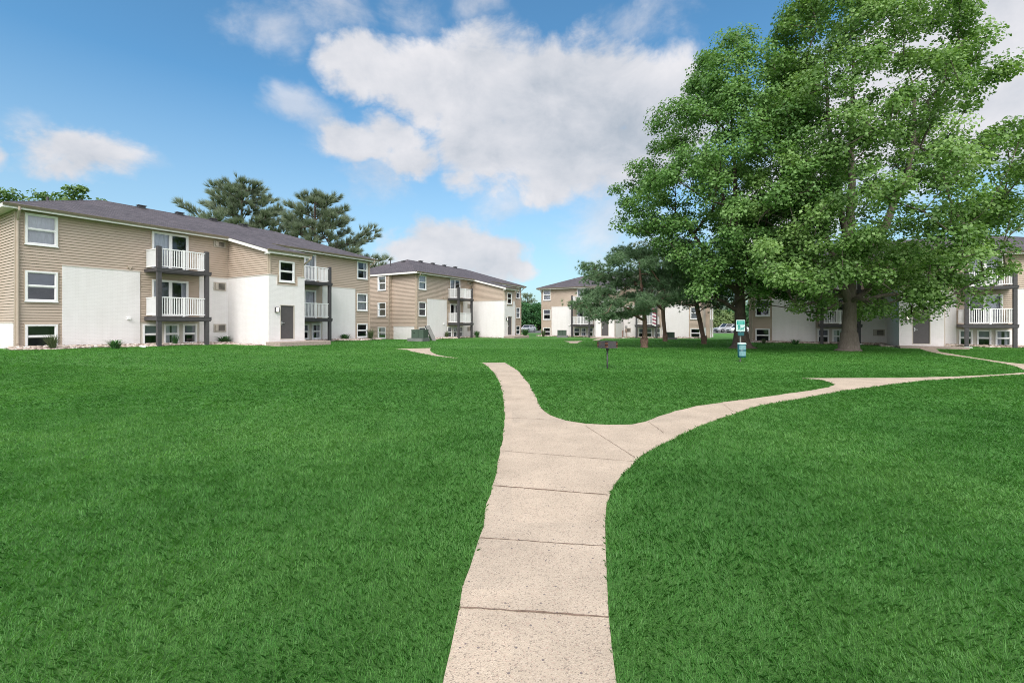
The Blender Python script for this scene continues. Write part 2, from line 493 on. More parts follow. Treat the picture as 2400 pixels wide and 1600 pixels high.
def k2(pts, s=1.0204): return [(x * s, y * s) for x, y in pts]
def kb(pts): return [(900 + x / 1.568, 780 + y / 1.568) for x, y in pts]
main_left = k2([(1018, 1568), (1036, 1490), (1055, 1400), (1080, 1305), (1100, 1240), (1113, 1185), (1131, 1117), (1143, 1062), (1153, 1020), (1158, 975), (1158, 935), (1155, 905), (1148, 880), (1136, 858), (1121, 842), (1107, 833)])
main_right_top = k2([(1160, 833), (1190, 852), (1212, 878), (1230, 912), (1243, 938), (1265, 955), (1300, 967), (1345, 974), (1395, 976.5), (1450, 976), (1480, 970), (1510, 958), (1550, 945), (1600, 933), (1680, 922), (1750, 913), (1850, 899), (1902, 890), (1917, 885), (1905, 878), (1885, 873), (1840, 869)])
right_far_top = k2([(1950, 868.5), (2080, 868), (2200, 865), (2300, 860), (2352, 856), (2420, 849), (2520, 838)])
right_far_bot = [(2571, 859), (2470, 872)] + kb([(2352, 153), (2200, 162), (2100, 169), (2000, 175), (1920, 183), (1850, 191), (1790, 200), (1700, 211), (1560, 236), (1400, 264), (1330, 282), (1250, 310), (1190, 331), (1130, 356), (1085, 377), (1040, 402), (1005, 418), (970, 437), (925, 470), (880, 516), (850, 555)])
main_right_bot = k2([(1393, 1160), (1390, 1200), (1391, 1260), (1394, 1330), (1398, 1420), (1406, 1495), (1415, 1568)])
poly_px = main_left + main_right_top + right_far_top + right_far_bot + main_right_bot
PATHS = []
def rough_edge(pts, amp):
    out = []
    for i in range(len(pts)):
        a, b = pts[i], pts[(i + 1) % len(pts)]
        L = (b - a).length
        n = max(1, int(L / .22))
        nn = Vector((-(b - a).y, (b - a).x, 0)).normalized() if L > 1e-6 else Vector()
        for k in range(n):
            p = a.lerp(b, k / n)
            j = amp * (random.random() - .5) if L > .3 and k else 0
            out.append(p + nn * j)
    return out
def make_path(pts, label, lift=.012):
    pts = [Vector((p.x, p.y, 0)) for p in pts]
    pts = rough_edge(pts, .035)
    PATHS.append(np.array([(p.x, p.y) for p in pts]))
    vs = [Vector((p.x, p.y, float(ground_z(p.x, p.y)) + lift)) for p in pts]
    tris = tessellate_polygon([[Vector((p.x, p.y, 0)) for p in vs]])
    mb = MB()
    n = len(vs)
    mb.add(vs, [tuple(tr) for tr in tris])
    mb.add(list(vs) + [p - Vector((0, 0, .06)) for p in vs], [(i, (i + 1) % n, (i + 1) % n + n, i + n) for i in range(n)])
    return tag(mb.build('path', M['path']), label, 'path', kind='structure')
pw = [at(*p) for p in poly_px]
pw = [Vector((-.52, -3.0, 0)), Vector((-.40, .5, 0))] + pw + [Vector((.42, .5, 0)), Vector((.40, -3.0, 0))]
main_path = make_path(pw, 'exposed aggregate concrete footpath forking in the lawn')
k5 = lambda pts: [(1700 + x / 3.36, 520 + y / 3.36) for x, y in pts]
k3 = lambda pts: [(820 + x / 5.2267, 570 + y / 5.2267) for x, y in pts]
k4 = lambda pts: [(1220 + x / 4.704, 620 + y / 4.704) for x, y in pts]
make_path([at(*p) for p in k5([(1525, 996), (1590, 1020), (1720, 1046), (1900, 1069), (2050, 1092), (2200, 1118), (2300, 1143), (2352, 1166), (2500, 1200), (2660, 1185), (2500, 1150), (2352, 1121), (2200, 1105), (2000, 1076), (1850, 1051), (1690, 1024), (1660, 998)])], 'narrow concrete footpath leading to the door behind the big maple')
make_path([at(*p) for p in k3([(555, 1297), (700, 1306), (760, 1327), (900, 1352), (1050, 1382), (1250, 1404), (1330, 1409), (1150, 1384), (1060, 1363), (1005, 1338), (980, 1308), (992, 1285), (740, 1291)])], 'short far piece of footpath before the second building')
make_path([at(*p) for p in k4([(470, 845), (530, 856), (545, 868), (630, 868), (636, 860), (692, 842)])], 'small far patch of footpath left of the grill')
make_path([at(*p) for p in k4([(790, 839), (875, 813), (935, 810), (865, 836)])], 'short far footpath strip at the far building door')

mb = MB()
def joint(a, b, w):
    pa, pb = at(*a), at(*b)
    n = max(4, int((pb - pa).length / .06))
    side = Vector((-(pb - pa).y, (pb - pa).x, 0)).normalized()
    L_, R_ = [], []
    for i in range(n + 1):
        p = pa.lerp(pb, i / n)
        p = p + side * random.uniform(-.004, .004)
        p.z = float(ground_z(p.x, p.y)) + .0165
        ww = w * random.uniform(.45, 1.2)
        L_.append(p + side * ww); R_.append(p - side * ww)
    mb.add(L_ + R_, [(i, i + 1, i + n + 2, i + n + 1) for i in range(n)])
joint((1076, 1427), (1427, 1450), .0075)
joint((1126, 1263), (1416, 1283), .0045)
joint((1156, 1140), (1424, 1162), .009)
joint((1173, 1058), (1484, 1083), .004)
joint((1372, 999), (1488, 1074), .0045)
joint((1184, 980), (1276, 984), .005)
joint((1181, 934), (1256, 939), .004)
joint((1520, 990), (1556, 1016), .004)
joint((1690, 944), (1718, 966), .004)
tag(mb.build('path_joint', M['joint']), 'dirt filled expansion joints across the footpath', 'joint', kind='structure')

# parking lots beyond the buildings
m, t, o = mat('asphalt')
v = nd(t, 'ShaderNodeTexCoord', out=3)
n1 = noise(t, v, 30, 5, .7)
pbsdf(t, o, ramp(t, n1, [(.3, (.10, .10, .10)), (.7, (.17, .17, .17))]), .9, .2)
M['asphalt'] = m
mb = MB()
mb.box(-12, 70, 84, 104, -.5, -.12)
tag(mb.build('parking_lot', M['asphalt']), 'asphalt parking lot beyond the buildings', 'parking lot', kind='structure')

# ------------------------------------------------------------------ apartment building
L = 21.6
DEP = 12.0
LAP = .14
def plane(ox, oy, dx, dy, nx, ny):
    return lambda s, off, z: (ox + dx * s + nx * off, oy + dy * s + ny * off, z)
FRONT = plane(0, 0, 1, 0, 0, -1)
BF = plane(9.65, -4.6, 1, 0, 0, -1)
BL = plane(9.65, 0, 0, -1, -1, 0)
BR = plane(11.95, 0, 0, -1, 1, 0)
EL = plane(0, 0, 0, 1, -1, 0)
ER = plane(L, 0, 0, 1, 1, 0)
EL2 = plane(-.4, 0, 0, 1, -1, 0)
ER2 = plane(L + .4, 0, 0, 1, 1, 0)
BACK = plane(0, DEP, 1, 0, 0, 1)

def cells(s0, s1, z0, z1, holes):
    S = sorted({s0, s1} | {h[0] for h in holes} | {h[1] for h in holes})
    Zs = sorted({z0, z1} | {h[2] for h in holes} | {h[3] for h in holes})
    S = [s for s in S if s0 - 1e-6 <= s <= s1 + 1e-6]
    Zs = [z for z in Zs if z0 - 1e-6 <= z <= z1 + 1e-6]
    out = []
    for a, b in zip(S, S[1:]):
        for c, d in zip(Zs, Zs[1:]):
            mx, mz = (a + b) / 2, (c + d) / 2
            if not any(h[0] < mx < h[1] and h[2] < mz < h[3] for h in holes):
                out.append((a, b, c, d))
    return out

def siding(mb, P, s0, s1, z0, z1, holes=(), top=None):
    for (a, b, c, d) in cells(s0, s1, z0, z1, holes):
        k = math.floor(c / LAP)
        while k * LAP < d:
            lo, hi = max(c, k * LAP), min(d, (k + 1) * LAP)
            ol = .034 - .032 * (lo - k * LAP) / LAP
            oh = .034 - .032 * (hi - k * LAP) / LAP
            bl = bh = b
            if top:
                bl, bh = min(b, top(lo)), min(b, top(hi))
            if bl > a:
                g = lo
                if lo == k * LAP and hi - lo > .03:                      # shadow groove under the butt edge
                    g = lo + .014
                    mb.quad(P(a, -.010, lo), P(bl, -.010, lo), P(bl, -.010, g), P(a, -.010, g))
                    mb.quad(P(a, -.010, g), P(bl, -.010, g), P(bl, ol, g), P(a, ol, g))
                mb.quad(P(a, ol, g), P(bl, ol, g), P(max(bh, a), oh, hi), P(a, oh, hi))
                if lo == k * LAP: mb.quad(P(a, -.010, lo), P(bl, -.010, lo), P(bl, .002, lo), P(a, .002, lo))
            k += 1

def slab(mb, P, s0, s1, z0, z1, off, holes=(), edges=True):
    for (a, b, c, d) in cells(s0, s1, z0, z1, holes):
        mb.quad(P(a, off, c), P(b, off, c), P(b, off, d), P(a, off, d))
    for h in holes:
        a, b, c, d = h
        i = off - .12
        mb.quad(P(a, off, c), P(a, off, d), P(a, i, d), P(a, i, c))
        mb.quad(P(b, off, c), P(b, off, d), P(b, i, d), P(b, i, c))
        mb.quad(P(a, off, c), P(b, off, c), P(b, i, c), P(a, i, c))
        mb.quad(P(a, off, d), P(b, off, d), P(b, i, d), P(a, i, d))
    if edges:
        mb.quad(P(s0, -.02, z0), P(s0, -.02, z1), P(s0, off, z1), P(s0, off, z0))
        mb.quad(P(s1, -.02, z0), P(s1, -.02, z1), P(s1, off, z1), P(s1, off, z0))
        mb.quad(P(s0, -.02, z1), P(s1, -.02, z1), P(s1, off, z1), P(s0, off, z1))

def pbox(mb, P, s0, s1, o0, o1, z0, z1):
    vs = [P(s, o_, z) for z in (z0, z1) for (s, o_) in ((s0, o0), (s1, o0), (s1, o1), (s0, o1))]
    mb.add(vs, [(0, 3, 2, 1), (4, 5, 6, 7), (0, 1, 5, 4), (1, 2, 6, 5), (2, 3, 7, 6), (3, 0, 4, 7)])

def ring(mb, P, s0, s1, z0, z1, w, o0, o1):
    pbox(mb, P, s0, s0 + w, o0, o1, z0, z1)
    pbox(mb, P, s1 - w, s1, o0, o1, z0, z1)
    pbox(mb, P, s0 + w, s1 - w, o0, o1, z0, z0 + w)
    pbox(mb, P, s0 + w, s1 - w, o0, o1, z1 - w, z1)

def pleats(mb, P, s0, s1, z0, z1, off, amp, step):
    n = max(2, int((s1 - s0) / step))
    pts = [(s0 + (s1 - s0) * i / n, off + amp * (1 if i % 2 else -1)) for i in range(n + 1)]
    for (a, oa), (b, ob) in zip(pts, pts[1:]):
        mb.quad(P(a, oa, z0), P(b, ob, z0), P(b, ob, z1), P(a, oa, z1))

def window(root, P, s0, s1, z0, z1, kind='hung', dress=None, base=0.0):
    """frame (part) with pane, dark recess and blind as sub-parts"""
    f = MB()
    w = .075
    ring(f, P, s0, s1, z0, z1, w, base - .05, base + .065)
    zm = (z0 + z1) / 2 + .01
    if kind == 'hung':
        pbox(f, P, s0 + w, s1 - w, base - .03, base + .032, zm - .03, zm + .03)
        ring(f, P, s0 + w, s1 - w, zm + .03, z1 - w, .03, base - .02, base + .02)
        ring(f, P, s0 + w, s1 - w, z0 + w, zm - .03, .03, base - .03, base + .005)
        pbox(f, P, s0 - .03, s1 + .03, base + .0, base + .09, z0 - .045, z0 - .002)
    else:
        sm = (s0 + s1) / 2
        pbox(f, P, sm - .045, sm + .045, base - .03, base + .035, z0 + w, z1 - w)
        ring(f, P, s0 + w, sm - .045, z0 + w, z1 - w, .04, base - .03, base + .01)
        ring(f, P, sm + .045, s1 - w, z0 + w, z1 - w, .04, base - .02, base + .02)
    fo = f.build('window' if kind == 'hung' else 'sliding_door', M['white'], root)
    g = MB()
    if kind == 'hung':
        g.quad(P(s0 + w + .02, base - .005, zm + .02), P(s1 - w - .02, base - .005, zm + .02), P(s1 - w - .02, base - .005, z1 - w - .02), P(s0 + w + .02, base - .005, z1 - w - .02))
        g.quad(P(s0 + w + .02, base - .02, z0 + w + .02), P(s1 - w - .02, base - .02, z0 + w + .02), P(s1 - w - .02, base - .02, zm - .02), P(s0 + w + .02, base - .02, zm - .02))
    else:
        g.quad(P(s0 + w + .02, base - .02, z0 + w + .02), P(sm - .03, base - .02, z0 + w + .02), P(sm - .03, base - .02, z1 - w - .02), P(s0 + w + .02, base - .02, z1 - w - .02))
        g.quad(P(sm + .03, base - .006, z0 + w + .02), P(s1 - w - .02, base - .006, z0 + w + .02), P(s1 - w - .02, base - .006, z1 - w - .02), P(sm + .03, base - .006, z1 - w - .02))
    g.build('pane', M['glass'], fo)
    r = MB()
    a, b, c, d = s0 + .02, s1 - .02, z0 + .02, z1 - .02
    i0, i1 = base - .052, base - 1.1
    r.quad(P(a, i1, c), P(b, i1, c), P(b, i1, d), P(a, i1, d))
    r.quad(P(a, i0, c), P(a, i1, c), P(a, i1, d), P(a, i0, d))
    r.quad(P(b, i0, c), P(b, i1, c), P(b, i1, d), P(b, i0, d))
    r.quad(P(a, i0, c), P(b, i0, c), P(b, i1, c), P(a, i1, c))
    r.quad(P(a, i0, d), P(b, i0, d), P(b, i1, d), P(a, i1, d))
    r.build('recess', M['interior'], fo)
    if dress:
        q = MB()
        nm, mt = 'blind', M['curtain']
        if dress == 'upper':
            pleats(q, P, a + .03, b - .03, zm, d - .02, base - .09, .008, .09)
            pleats(q, P, a + .03, b - .03, c, zm, base - .16, .012, .12)
        elif dress == 'full':
            pleats(q, P, a + .03, b - .03, c, d - .02, base - .14, .014, .09)
        elif dress == 'half':
            pleats(q, P, a + .03, (a + b) / 2, c, d - .02, base - .14, .02, .10)
        elif dress == 'right':
            pleats(q, P, (a + b) / 2, b - .03, c, d - .02, base - .14, .02, .10)
        elif dress == 'sides':
            pleats(q, P, a + .03, a + .34, c, d - .02, base - .14, .02, .07)
            q.build(nm, mt, fo)
            q = MB()
            pleats(q, P, b - .28, b - .03, c, d - .02, base - .14, .02, .07)
        elif dress == 'grey':
            mt = M['greyblind']
            pleats(q, P, a + .03, b - .03, zm - .1, d - .02, base - .10, .006, .4)
        q.build(nm, mt, fo)
    return fo

def ac_unit(root, P, s0, s1, z0, z1, base):
    f = MB()
    ring(f, P, s0, s1, z0, z1, .07, base - .1, base + .05)
    pbox(f, P, s0 + .07, s0 + .24, base - .1, base + .13, z0 + .07, z1 - .07)
    fo = f.build('air_conditioner', M['acbeige'], root)
    g = MB()
    pbox(g, P, s0 + .07, s1 - .07, base - .11, base - .09, z0 + .07, z1 - .07)
    g.build('dark_sleeve', M['dark'], fo)
    g = MB()
    pbox(g, P, s0 + .25, s1 - .08, base - .08, base + .02, z0 + .08, z1 - .08)
    g.build('cabinet', M['dark'], fo)
    g = MB()
    z = z0 + .10
    while z < z1 - .09:
        pbox(g, P, s0 + .26, s1 - .09, base + .02, base + .03, z, z + .022)
        z += .06
    g.build('grille', M['acbeige'], fo)

def rail(P3, a, b, z0, z1, midpost=False):
    """white railing panel between plan points a and b"""
    mb = MB()
    a, b = Vector((*a, 0)), Vector((*b, 0))
    d = (b - a)
    Ln = d.length
    d.normalize()
    n = Vector((-d.y, d.x, 0))
    def bar(s0, s1, w, za, zb):
        q = [a + d * s0 + n * w, a + d * s1 + n * w, a + d * s1 - n * w, a + d * s0 - n * w]
        mb.add([(p.x, p.y, za) for p in q] + [(p.x, p.y, zb) for p in q], [(0, 3, 2, 1), (4, 5, 6, 7), (0, 1, 5, 4), (1, 2, 6, 5), (2, 3, 7, 6), (3, 0, 4, 7)])
    bar(0, Ln, .034, z1 - .06, z1)
    bar(0, Ln, .030, z0, z0 + .06)
    k = int(Ln / .118)
    st = Ln / k
    for i in range(k):
        s = (i + .5) * st
        if midpost and abs(s - Ln / 2) < .09: continue
        bar(s - .022, s + .022, .018, z0 + .06, z1 - .06)
    if midpost:
        bar(Ln / 2 - .055, Ln / 2 + .055, .052, z0 - .09, z1 + .02)
    return mb

def mirror(s0, s1): return (L - s1, L - s0)

def build_block():
    root = empty('apartment_building', (0, 0, 0))
    sd = MB()
    pieces = []
    def pc(name, mt):
        q = MB()
        pieces.append((q, name, mt))
        return q
    def brickp(P, a, b, z0, z1, off, holes=(), edges=True):
        slab(pc('brick_wall', 'brick'), P, a, b, z0, z1, off, holes, edges)
    def ledge(P, *a): pbox(pc('brick_ledge', 'ledge'), P, *a)
    def board(P, *a): pbox(pc('corner_board', 'trim'), P, *a)
    def casing(fo, P, *a):
        q = MB()
        ring(q, P, *a)
        q.build('casing', M['trim'], fo)
    W3, W2, W1 = (5.55, 7.05), (2.79, 4.27), (.46, 1.66)
    colw = (.29, 1.43)
    sl = (5.42, 7.28)
    S3, S2 = (4.86, 7.06), (2.12, 4.26)
    wins = []
    hl = [colw + W3, colw + W2, colw + W1]
    bw = [(4.98, 5.80), (6.02, 6.78), (7.00, 7.76)]
    acs = [(8.72, 9.47, 3.81, 4.36), (8.72, 9.47, 1.14, 1.66)]
    ac3 = (8.74, 9.45, 6.62, 7.06)
    TOP, BT = 7.2, 4.63
    for mi in (False, True):
        mm = (lambda h: (*mirror(h[0], h[1]), *h[2:])) if mi else (lambda h: h)
        def R2(a, b): return mirror(a, b) if mi else (a, b)
        H = [mm(h) for h in hl]
        a, b = R2(0, 1.6); siding(sd, FRONT, a, b, -1, TOP, H)
        a, b = R2(1.6, 4.84); siding(sd, FRONT, a, b, BT, TOP)
        brickp(FRONT, a, b, -1, BT, .06)
        ledge(FRONT, a - .02, b + .02, 0, .085, BT, BT + .06)
        a, b = R2(4.84, 7.9); siding(sd, FRONT, a, b, 1.78, TOP, [mm(sl + S3), mm(sl + S2)])
        slab(pc('basement_wall', 'beige'), FRONT, a, b, -1, 1.78, .012, [mm(q + W1) for q in bw], edges=False)
        pbox(pc('trim_board', 'trim'), FRONT, a, b, .0, .03, 1.74, 1.80)
        a, b = R2(7.9, 9.65); siding(sd, FRONT, a, b, BT, TOP, [mm(ac3)])
        brickp(FRONT, a, b, -1, BT, .05, [mm(q) for q in acs])
        ledge(FRONT, a, b, 0, .075, BT, BT + .06)
        # windows
        dr = ['upper', 'grey', None] if not mi else ['sides', 'full', None]
        for (z0, z1), dd in zip((W3, W2, W1), dr):
            a, b = R2(*colw); fo = window(root, FRONT, a, b, z0, z1, 'hung', dd, .02)
            casing(fo, FRONT, a - .045, b + .045, z0 - .05, z1 + .045, .042, .0, .056)
        for i, q in enumerate(bw):
            a, b = R2(*q); window(root, FRONT, a, b, *W1, 'hung', 'sides' if (i + mi) % 3 == 1 else 'grey', .015)
        a, b = R2(*sl)
        f3 = window(root, FRONT, a, b, *S3, 'slide', 'half' if not mi else 'full', .02)
        f2 = window(root, FRONT, a, b, *S2, 'slide', 'sides' if not mi else 'right', .02)
        casing(f3, FRONT, a - .05, b + .05, S3[0] - .05, S3[1] + .05, .05, 0, .056)
        casing(f2, FRONT, a - .05, b + .05, S2[0] - .05, S2[1] + .05, .05, 0, .056)
        for q in acs: ac_unit(root, FRONT, *mm(q), .05)
        ac_unit(root, FRONT, *mm(ac3), .02)
        # corner boards
        a, b = R2(0, .1)
        board(FRONT, a, b, 0, .052, -1, TOP - .03)
        # balconies
        for z0, z1 in ((4.57, 4.81), (1.81, 2.08)):
            a, b = R2(5.05, 7.88)
            d = MB()
            d.box(a, b, -1.56, -.02, z0 + .06, z1 - .03)
            d.box(a - .01, b + .01, -1.58, -.025, z1 - .028, z1)
            d.box(a + .03, b - .03, -1.53, -1.47, z0, z0 + .058)
            bo = d.build('balcony', M['charcoal'], root)
            fa, fb_ = R2(5.32, 7.57)
            rail(None, (fa, -1.41), (fb_, -1.41), z1 + .09, z1 + 1.13, True).build('railing', M['white'], bo)
            for uu in R2(5.14, 7.79):
                rail(None, (uu, -1.30), (uu, -.06), z1 + .09, z1 + 1.11).build('railing', M['white'], bo)
        for uu in R2(5.215, 7.675):
            p = MB()
            p.box(uu - .105, uu + .105, -1.515, -1.305, -.6, 6.04)
            p.build('balcony_post', M['charcoal'], root, bevel=.012)
    sd.build('siding_wall', M['siding'], root)
    # ends
    for (P, P2, sgn) in ((EL, EL2, -1), (ER, ER2, 1)):
        xw = 0 if sgn < 0 else L
        sd = MB()
        for (a, b) in ((0, 3.4), (8.6, DEP)):
            siding(sd, P, a, b, 1.78, TOP)
            brickp(P, a + .25, b - .25, -1, 1.72, .05)
            siding(sd, P, a, a + .25, -1, 1.78); siding(sd, P, b - .25, b, -1, 1.78)
            siding(sd, P, a + .25, b - .25, 1.72, 1.78)
            ledge(P, a + .23, b - .23, 0, .075, 1.72, 1.78)
        wd = (3.85, 5.05)
        wd2 = (6.95, 8.15)
        hh = [w_ + z_ for w_ in (wd, wd2) for z_ in (W3, W2, W1)]
        siding(sd, P2, 3.4, 8.6, -1, TOP, hh)
        ret = plane(xw, 3.4, sgn, 0, 0, -1); siding(sd, ret, 0, .4, -1, TOP)
        ret = plane(xw, 8.6, sgn, 0, 0, 1); siding(sd, ret, 0, .4, -1, TOP)
        board(P2, 3.4, 3.5, 0, .052, -1, TOP - .03)
        board(P2, 8.5, 8.6, 0, .052, -1, TOP - .03)
        board(P, 0, .1, 0, .052, -1, TOP - .03)
        sd.build('siding_wall', M['siding'], root)
        for i, h in enumerate(hh):
            fo = window(root, P2, *h, 'hung', ['full', None, None, 'sides', 'full', None][i], .02)
            casing(fo, P2, h[0] - .045, h[1] + .045, h[2] - .05, h[3] + .045, .042, 0, .056)
    sd = MB()
    siding(sd, BACK, 0, L, -1, TOP)
    sd.build('siding_wall', M['siding'], root)
    sd = MB()
    # stair tower
    SL, T0 = .255, 7.27
    sinv = lambda z: max(0.0, (T0 - z) / SL)
    BB = 4.66
    for P in (BL, BR):
        siding(sd, P, 0, 4.6, BB, T0, top=sinv)
        brickp(P, 0, 4.6, -1, BB, .05, edges=False)
        ledge(P, 0.05, 4.66, .0, .085, BB, BB + .06)
        board(P, 4.5, 4.6, 0, .052, BB + .06, T0 - SL * 4.6 - .02)
    siding(sd, BF, 0, 2.3, 4.10, T0 - SL * 4.6, [(.61, 1.63, 4.30, 5.60)])
    dr_ = (.68, 1.62)
    brickp(BF, -.05, .48, -1, BB, .06)
    brickp(BF, 1.82, 2.35, -1, BB, .06)
    brickp(BF, .48, 1.82, -1, 4.08, .06, [(.68, 1.62, .70, 2.82)], edges=False)
    pieces[-1][0].quad(BF(.48, 0, 4.08), BF(1.82, 0, 4.08), BF(1.82, .06, 4.08), BF(.48, .06, 4.08))
    for a, b in ((-.07, .49), (1.81, 2.37)): ledge(BF, a, b, .0, .09, BB, BB + .06)
    ledge(BF, .46, 1.84, .0, .09, 4.08, 4.13)
    ledge(BF, .455, .49, .0, .088, 4.131, BB - .001); ledge(BF, 1.81, 1.845, .0, .088, 4.131, BB - .001)
    board(BF, 0, .1, 0, .052, BB + .062, 6.0); board(BF, 2.2, 2.3, 0, .052, BB + .062, 6.0)
    fo = window(root, BF, .61, 1.63, 4.30, 5.60, 'hung', None, .02)
    casing(fo, BF, .565, 1.675, 4.25, 5.645, .042, 0, .056)
    d = MB(); ring(d, BF, .66, 1.64, .68, 2.86, .05, .0, .075)
    d.build('door_frame', M['beige'], root)
    d = MB(); pbox(d, BF, .715, 1.585, -.02, .02, .73, 2.805)
    do = d.build('door', M['door'], root)
    h = MB()
    hx, hy_, hz = BF(.80, .05, 1.72)
    h.lathe([(.0, hz - .05), (.035, hz - .04), (.045, hz), (.035, hz + .04), (0, hz + .05)], 10, hx, hy_)
    pbox(h, BF, .77, .83, .02, .035, 1.60, 1.84)
    pbox(h, BF, .79, .96, .045, .075, 1.70, 1.735)
    h.build('handle', M['steel'], do)
    h = MB(); pbox(h, BF, .74, 1.56, .02, .026, .74, .90); h.build('kick_plate', M['door'], do)
    lm = MB(); pbox(lm, BF, .32, .55, .06, .10, 2.38, 2.70); ring(lm, BF, .32, .55, 2.38, 2.70, .03, .10, .19)
    lo = lm.build('wall_lamp', M['charcoal'], root)
    q = MB(); pbox(q, BF, .355, .515, .10, .18, 2.415, 2.665); q.build('diffuser', M['lamp'], lo)
    st = MB(); st.box(9.40, 12.9, -6.1, -4.67, -.4, .58)
    st.build('doorstep', M['concrete_step'], root, bevel=.02)
    # small fittings on the brick panel
    q = MB(); pbox(q, FRONT, 4.22, 4.38, .06, .17, 1.92, 2.02); pbox(q, FRONT, 4.2, 4.4, .06, .12, 2.022, 2.05)
    q.build('vent_hood', M['white'], root)
    q = MB(); pbox(q, FRONT, 4.28, 4.46, .0, .10, 4.80, 4.92); pbox(q, FRONT, 4.34, 4.40, .02, .12, 4.70, 4.798)
    q.build('cable_box', M['trim'], root)
    sd.build('siding_wall', M['siding'], root)
    for q, nm, mt in pieces: q.build(nm, M[mt], root)
    # roof
    OV, ZE, ZR = .55, 7.30, 9.55
    e = [(-OV, -OV), (L + OV, -OV), (L + OV, DEP + OV), (-OV, DEP + OV)]
    E = [(x, y, ZE) for x, y in e]
    r0, r1 = (5.0, 6.0, ZR), (L - 5.0, 6.0, ZR)
    rf = MB()
    rf.quad(E[0], E[1], r1, r0); rf.quad(E[1], E[2], r1); rf.quad(E[2], E[3], r0, r1); rf.quad(E[3], E[0], r0)
    for i in range(4):
        a, b = E[i], E[(i + 1) % 4]
        rf.quad(a, b, (b[0], b[1], ZE - .03), (a[0], a[1], ZE - .03))
    for a, b in ((r0, r1), (E[0], r0), (E[1], r1), (E[3], r0), (E[2], r1)):      # ridge and hip caps
        A_, B_ = Vector(a), Vector(b)
        dd = (B_ - A_).normalized()
        sd_ = dd.cross(Vector((0, 0, 1))).normalized() * .14
        upv = Vector((0, 0, .035)); dn = Vector((0, 0, -.045))
        rf.add([A_ + upv, B_ + upv, B_ + sd_ + dn, A_ + sd_ + dn, B_ - sd_ + dn, A_ - sd_ + dn], [(0, 1, 2, 3), (0, 1, 4, 5)])
    ro = rf.build('roof', M['shingle'], root)
    for uu in (7.0, 9.25, 11.5, 13.8, 4.1):
        q = MB()
        yy = 5.72
        zc = ZE + (yy + OV) * (ZR - ZE) / (6 + OV)
        if uu < 5: zc = ZR - .45
        q.box(uu - .19, uu + .19, yy - .15, yy + .16, zc - .1, zc + .15)
        q.box(uu - .25, uu + .25, yy - .22, yy + .2, zc + .152, zc + .19)
        q.build('roof_vent', M['charcoal'], ro)
    q = MB(); q.tube([(2.6, 6.3, 8.3), (2.6, 6.3, 9.25)], .06, 8); q.build('vent_pipe', M['charcoal'], ro)
    # soffit, fascia, gutter
    so = MB()
    zs = 7.16
    for (x0, x1, y0, y1) in ((-OV + .02, L + OV - .02, -OV + .02, .3), (-OV + .02, L + OV - .02, DEP - .3, DEP + OV - .02), (-OV + .02, .3, .302, DEP - .302), (L - .3, L + OV - .02, .302, DEP - .302)):
        so.quad((x0, y0, zs), (x1, y0, zs), (x1, y1, zs), (x0, y1, zs))
    so.build('soffit', M['soffit'], root)
    fa, gu = MB(), MB()
    segs = [(-OV, 9.36), (12.24, L + OV)]
    for a, b in segs: fa.box(a, b, -OV - .02, -OV + .0195, 7.09, 7.268)
    fa.box(-OV, L + OV, DEP + OV - .0195, DEP + OV + .02, 7.09, 7.268)
    fa.box(-OV - .02, -OV + .0195, -OV + .021, DEP + OV - .021, 7.09, 7.268)
    fa.box(L + OV - .0195, L + OV + .02, -OV + .021, DEP + OV - .021, 7.09, 7.268)
    def gut(x0, x1, y, z):
        pr = [(y, z - .115), (y - .07, z - .115), (y - .095, z - .06), (y - .12, z), (y - .11, z + .008), (y, z + .008)]
        n = len(pr)
        gu.add([(x0, *p) for p in pr] + [(x1, *p) for p in pr], [(i, (i + 1) % n, (i + 1) % n + n, i + n) for i in range(n)] + [tuple(range(n)), tuple(range(n, 2 * n))])
    for a, b in segs: gut(a, b, -OV - .022, 7.30)
    gut(-OV - .02, L + OV + .02, DEP + OV + .16, 7.30)
    # stair tower roof
    ent = MB()
    zt = lambda o_: 7.45 - SL * o_
    x0, x1, oe = 9.32, 12.28, 4.98
    ent.prism([(x0, .35, zt(-.35)), (x1, .35, zt(-.35)), (x1, -oe, zt(oe)), (x0, -oe, zt(oe))], .05)
    eo = ent.build('entry_roof', M['shingle'], root)
    rk = MB()
    for xa, xb in ((x0 + .012, x0 + .05), (x1 - .05, x1 - .012)):
        rk.prism([(xa, -.57, zt(.57) - .052), (xb, -.57, zt(.57) - .052), (xb, -oe + .01, zt(oe) - .052), (xa, -oe + .01, zt(oe) - .052)], .19)
    rk.box(x0 + .052, x1 - .052, -oe + .005, -oe + .04, zt(oe) - .24, zt(oe) - .053)
    for xa in (x0 + .0, x1 - .16):                                                   # boxed eave returns
        rk.box(xa, xa + .16, -oe - .004, -oe + .30, zt(oe) - .30, zt(oe) - .243)
    rk.build('rake_board', M['fascia'], eo)
    so2 = MB()
    so2.quad((x0 + .05, -.56, zt(.56) - .2), (x1 - .05, -.56, zt(.56) - .2), (x1 - .05, -oe + .04, zt(oe) - .2), (x0 + .05, -oe + .04, zt(oe) - .2))
    so2.build('soffit', M['soffit'], eo)
    gut(x0 + .0, x1 + .02, -oe - .002, zt(oe) + .0)
    fa.build('fascia', M['fascia'], root)
    gu.build('gutter', M['gutter'], root)
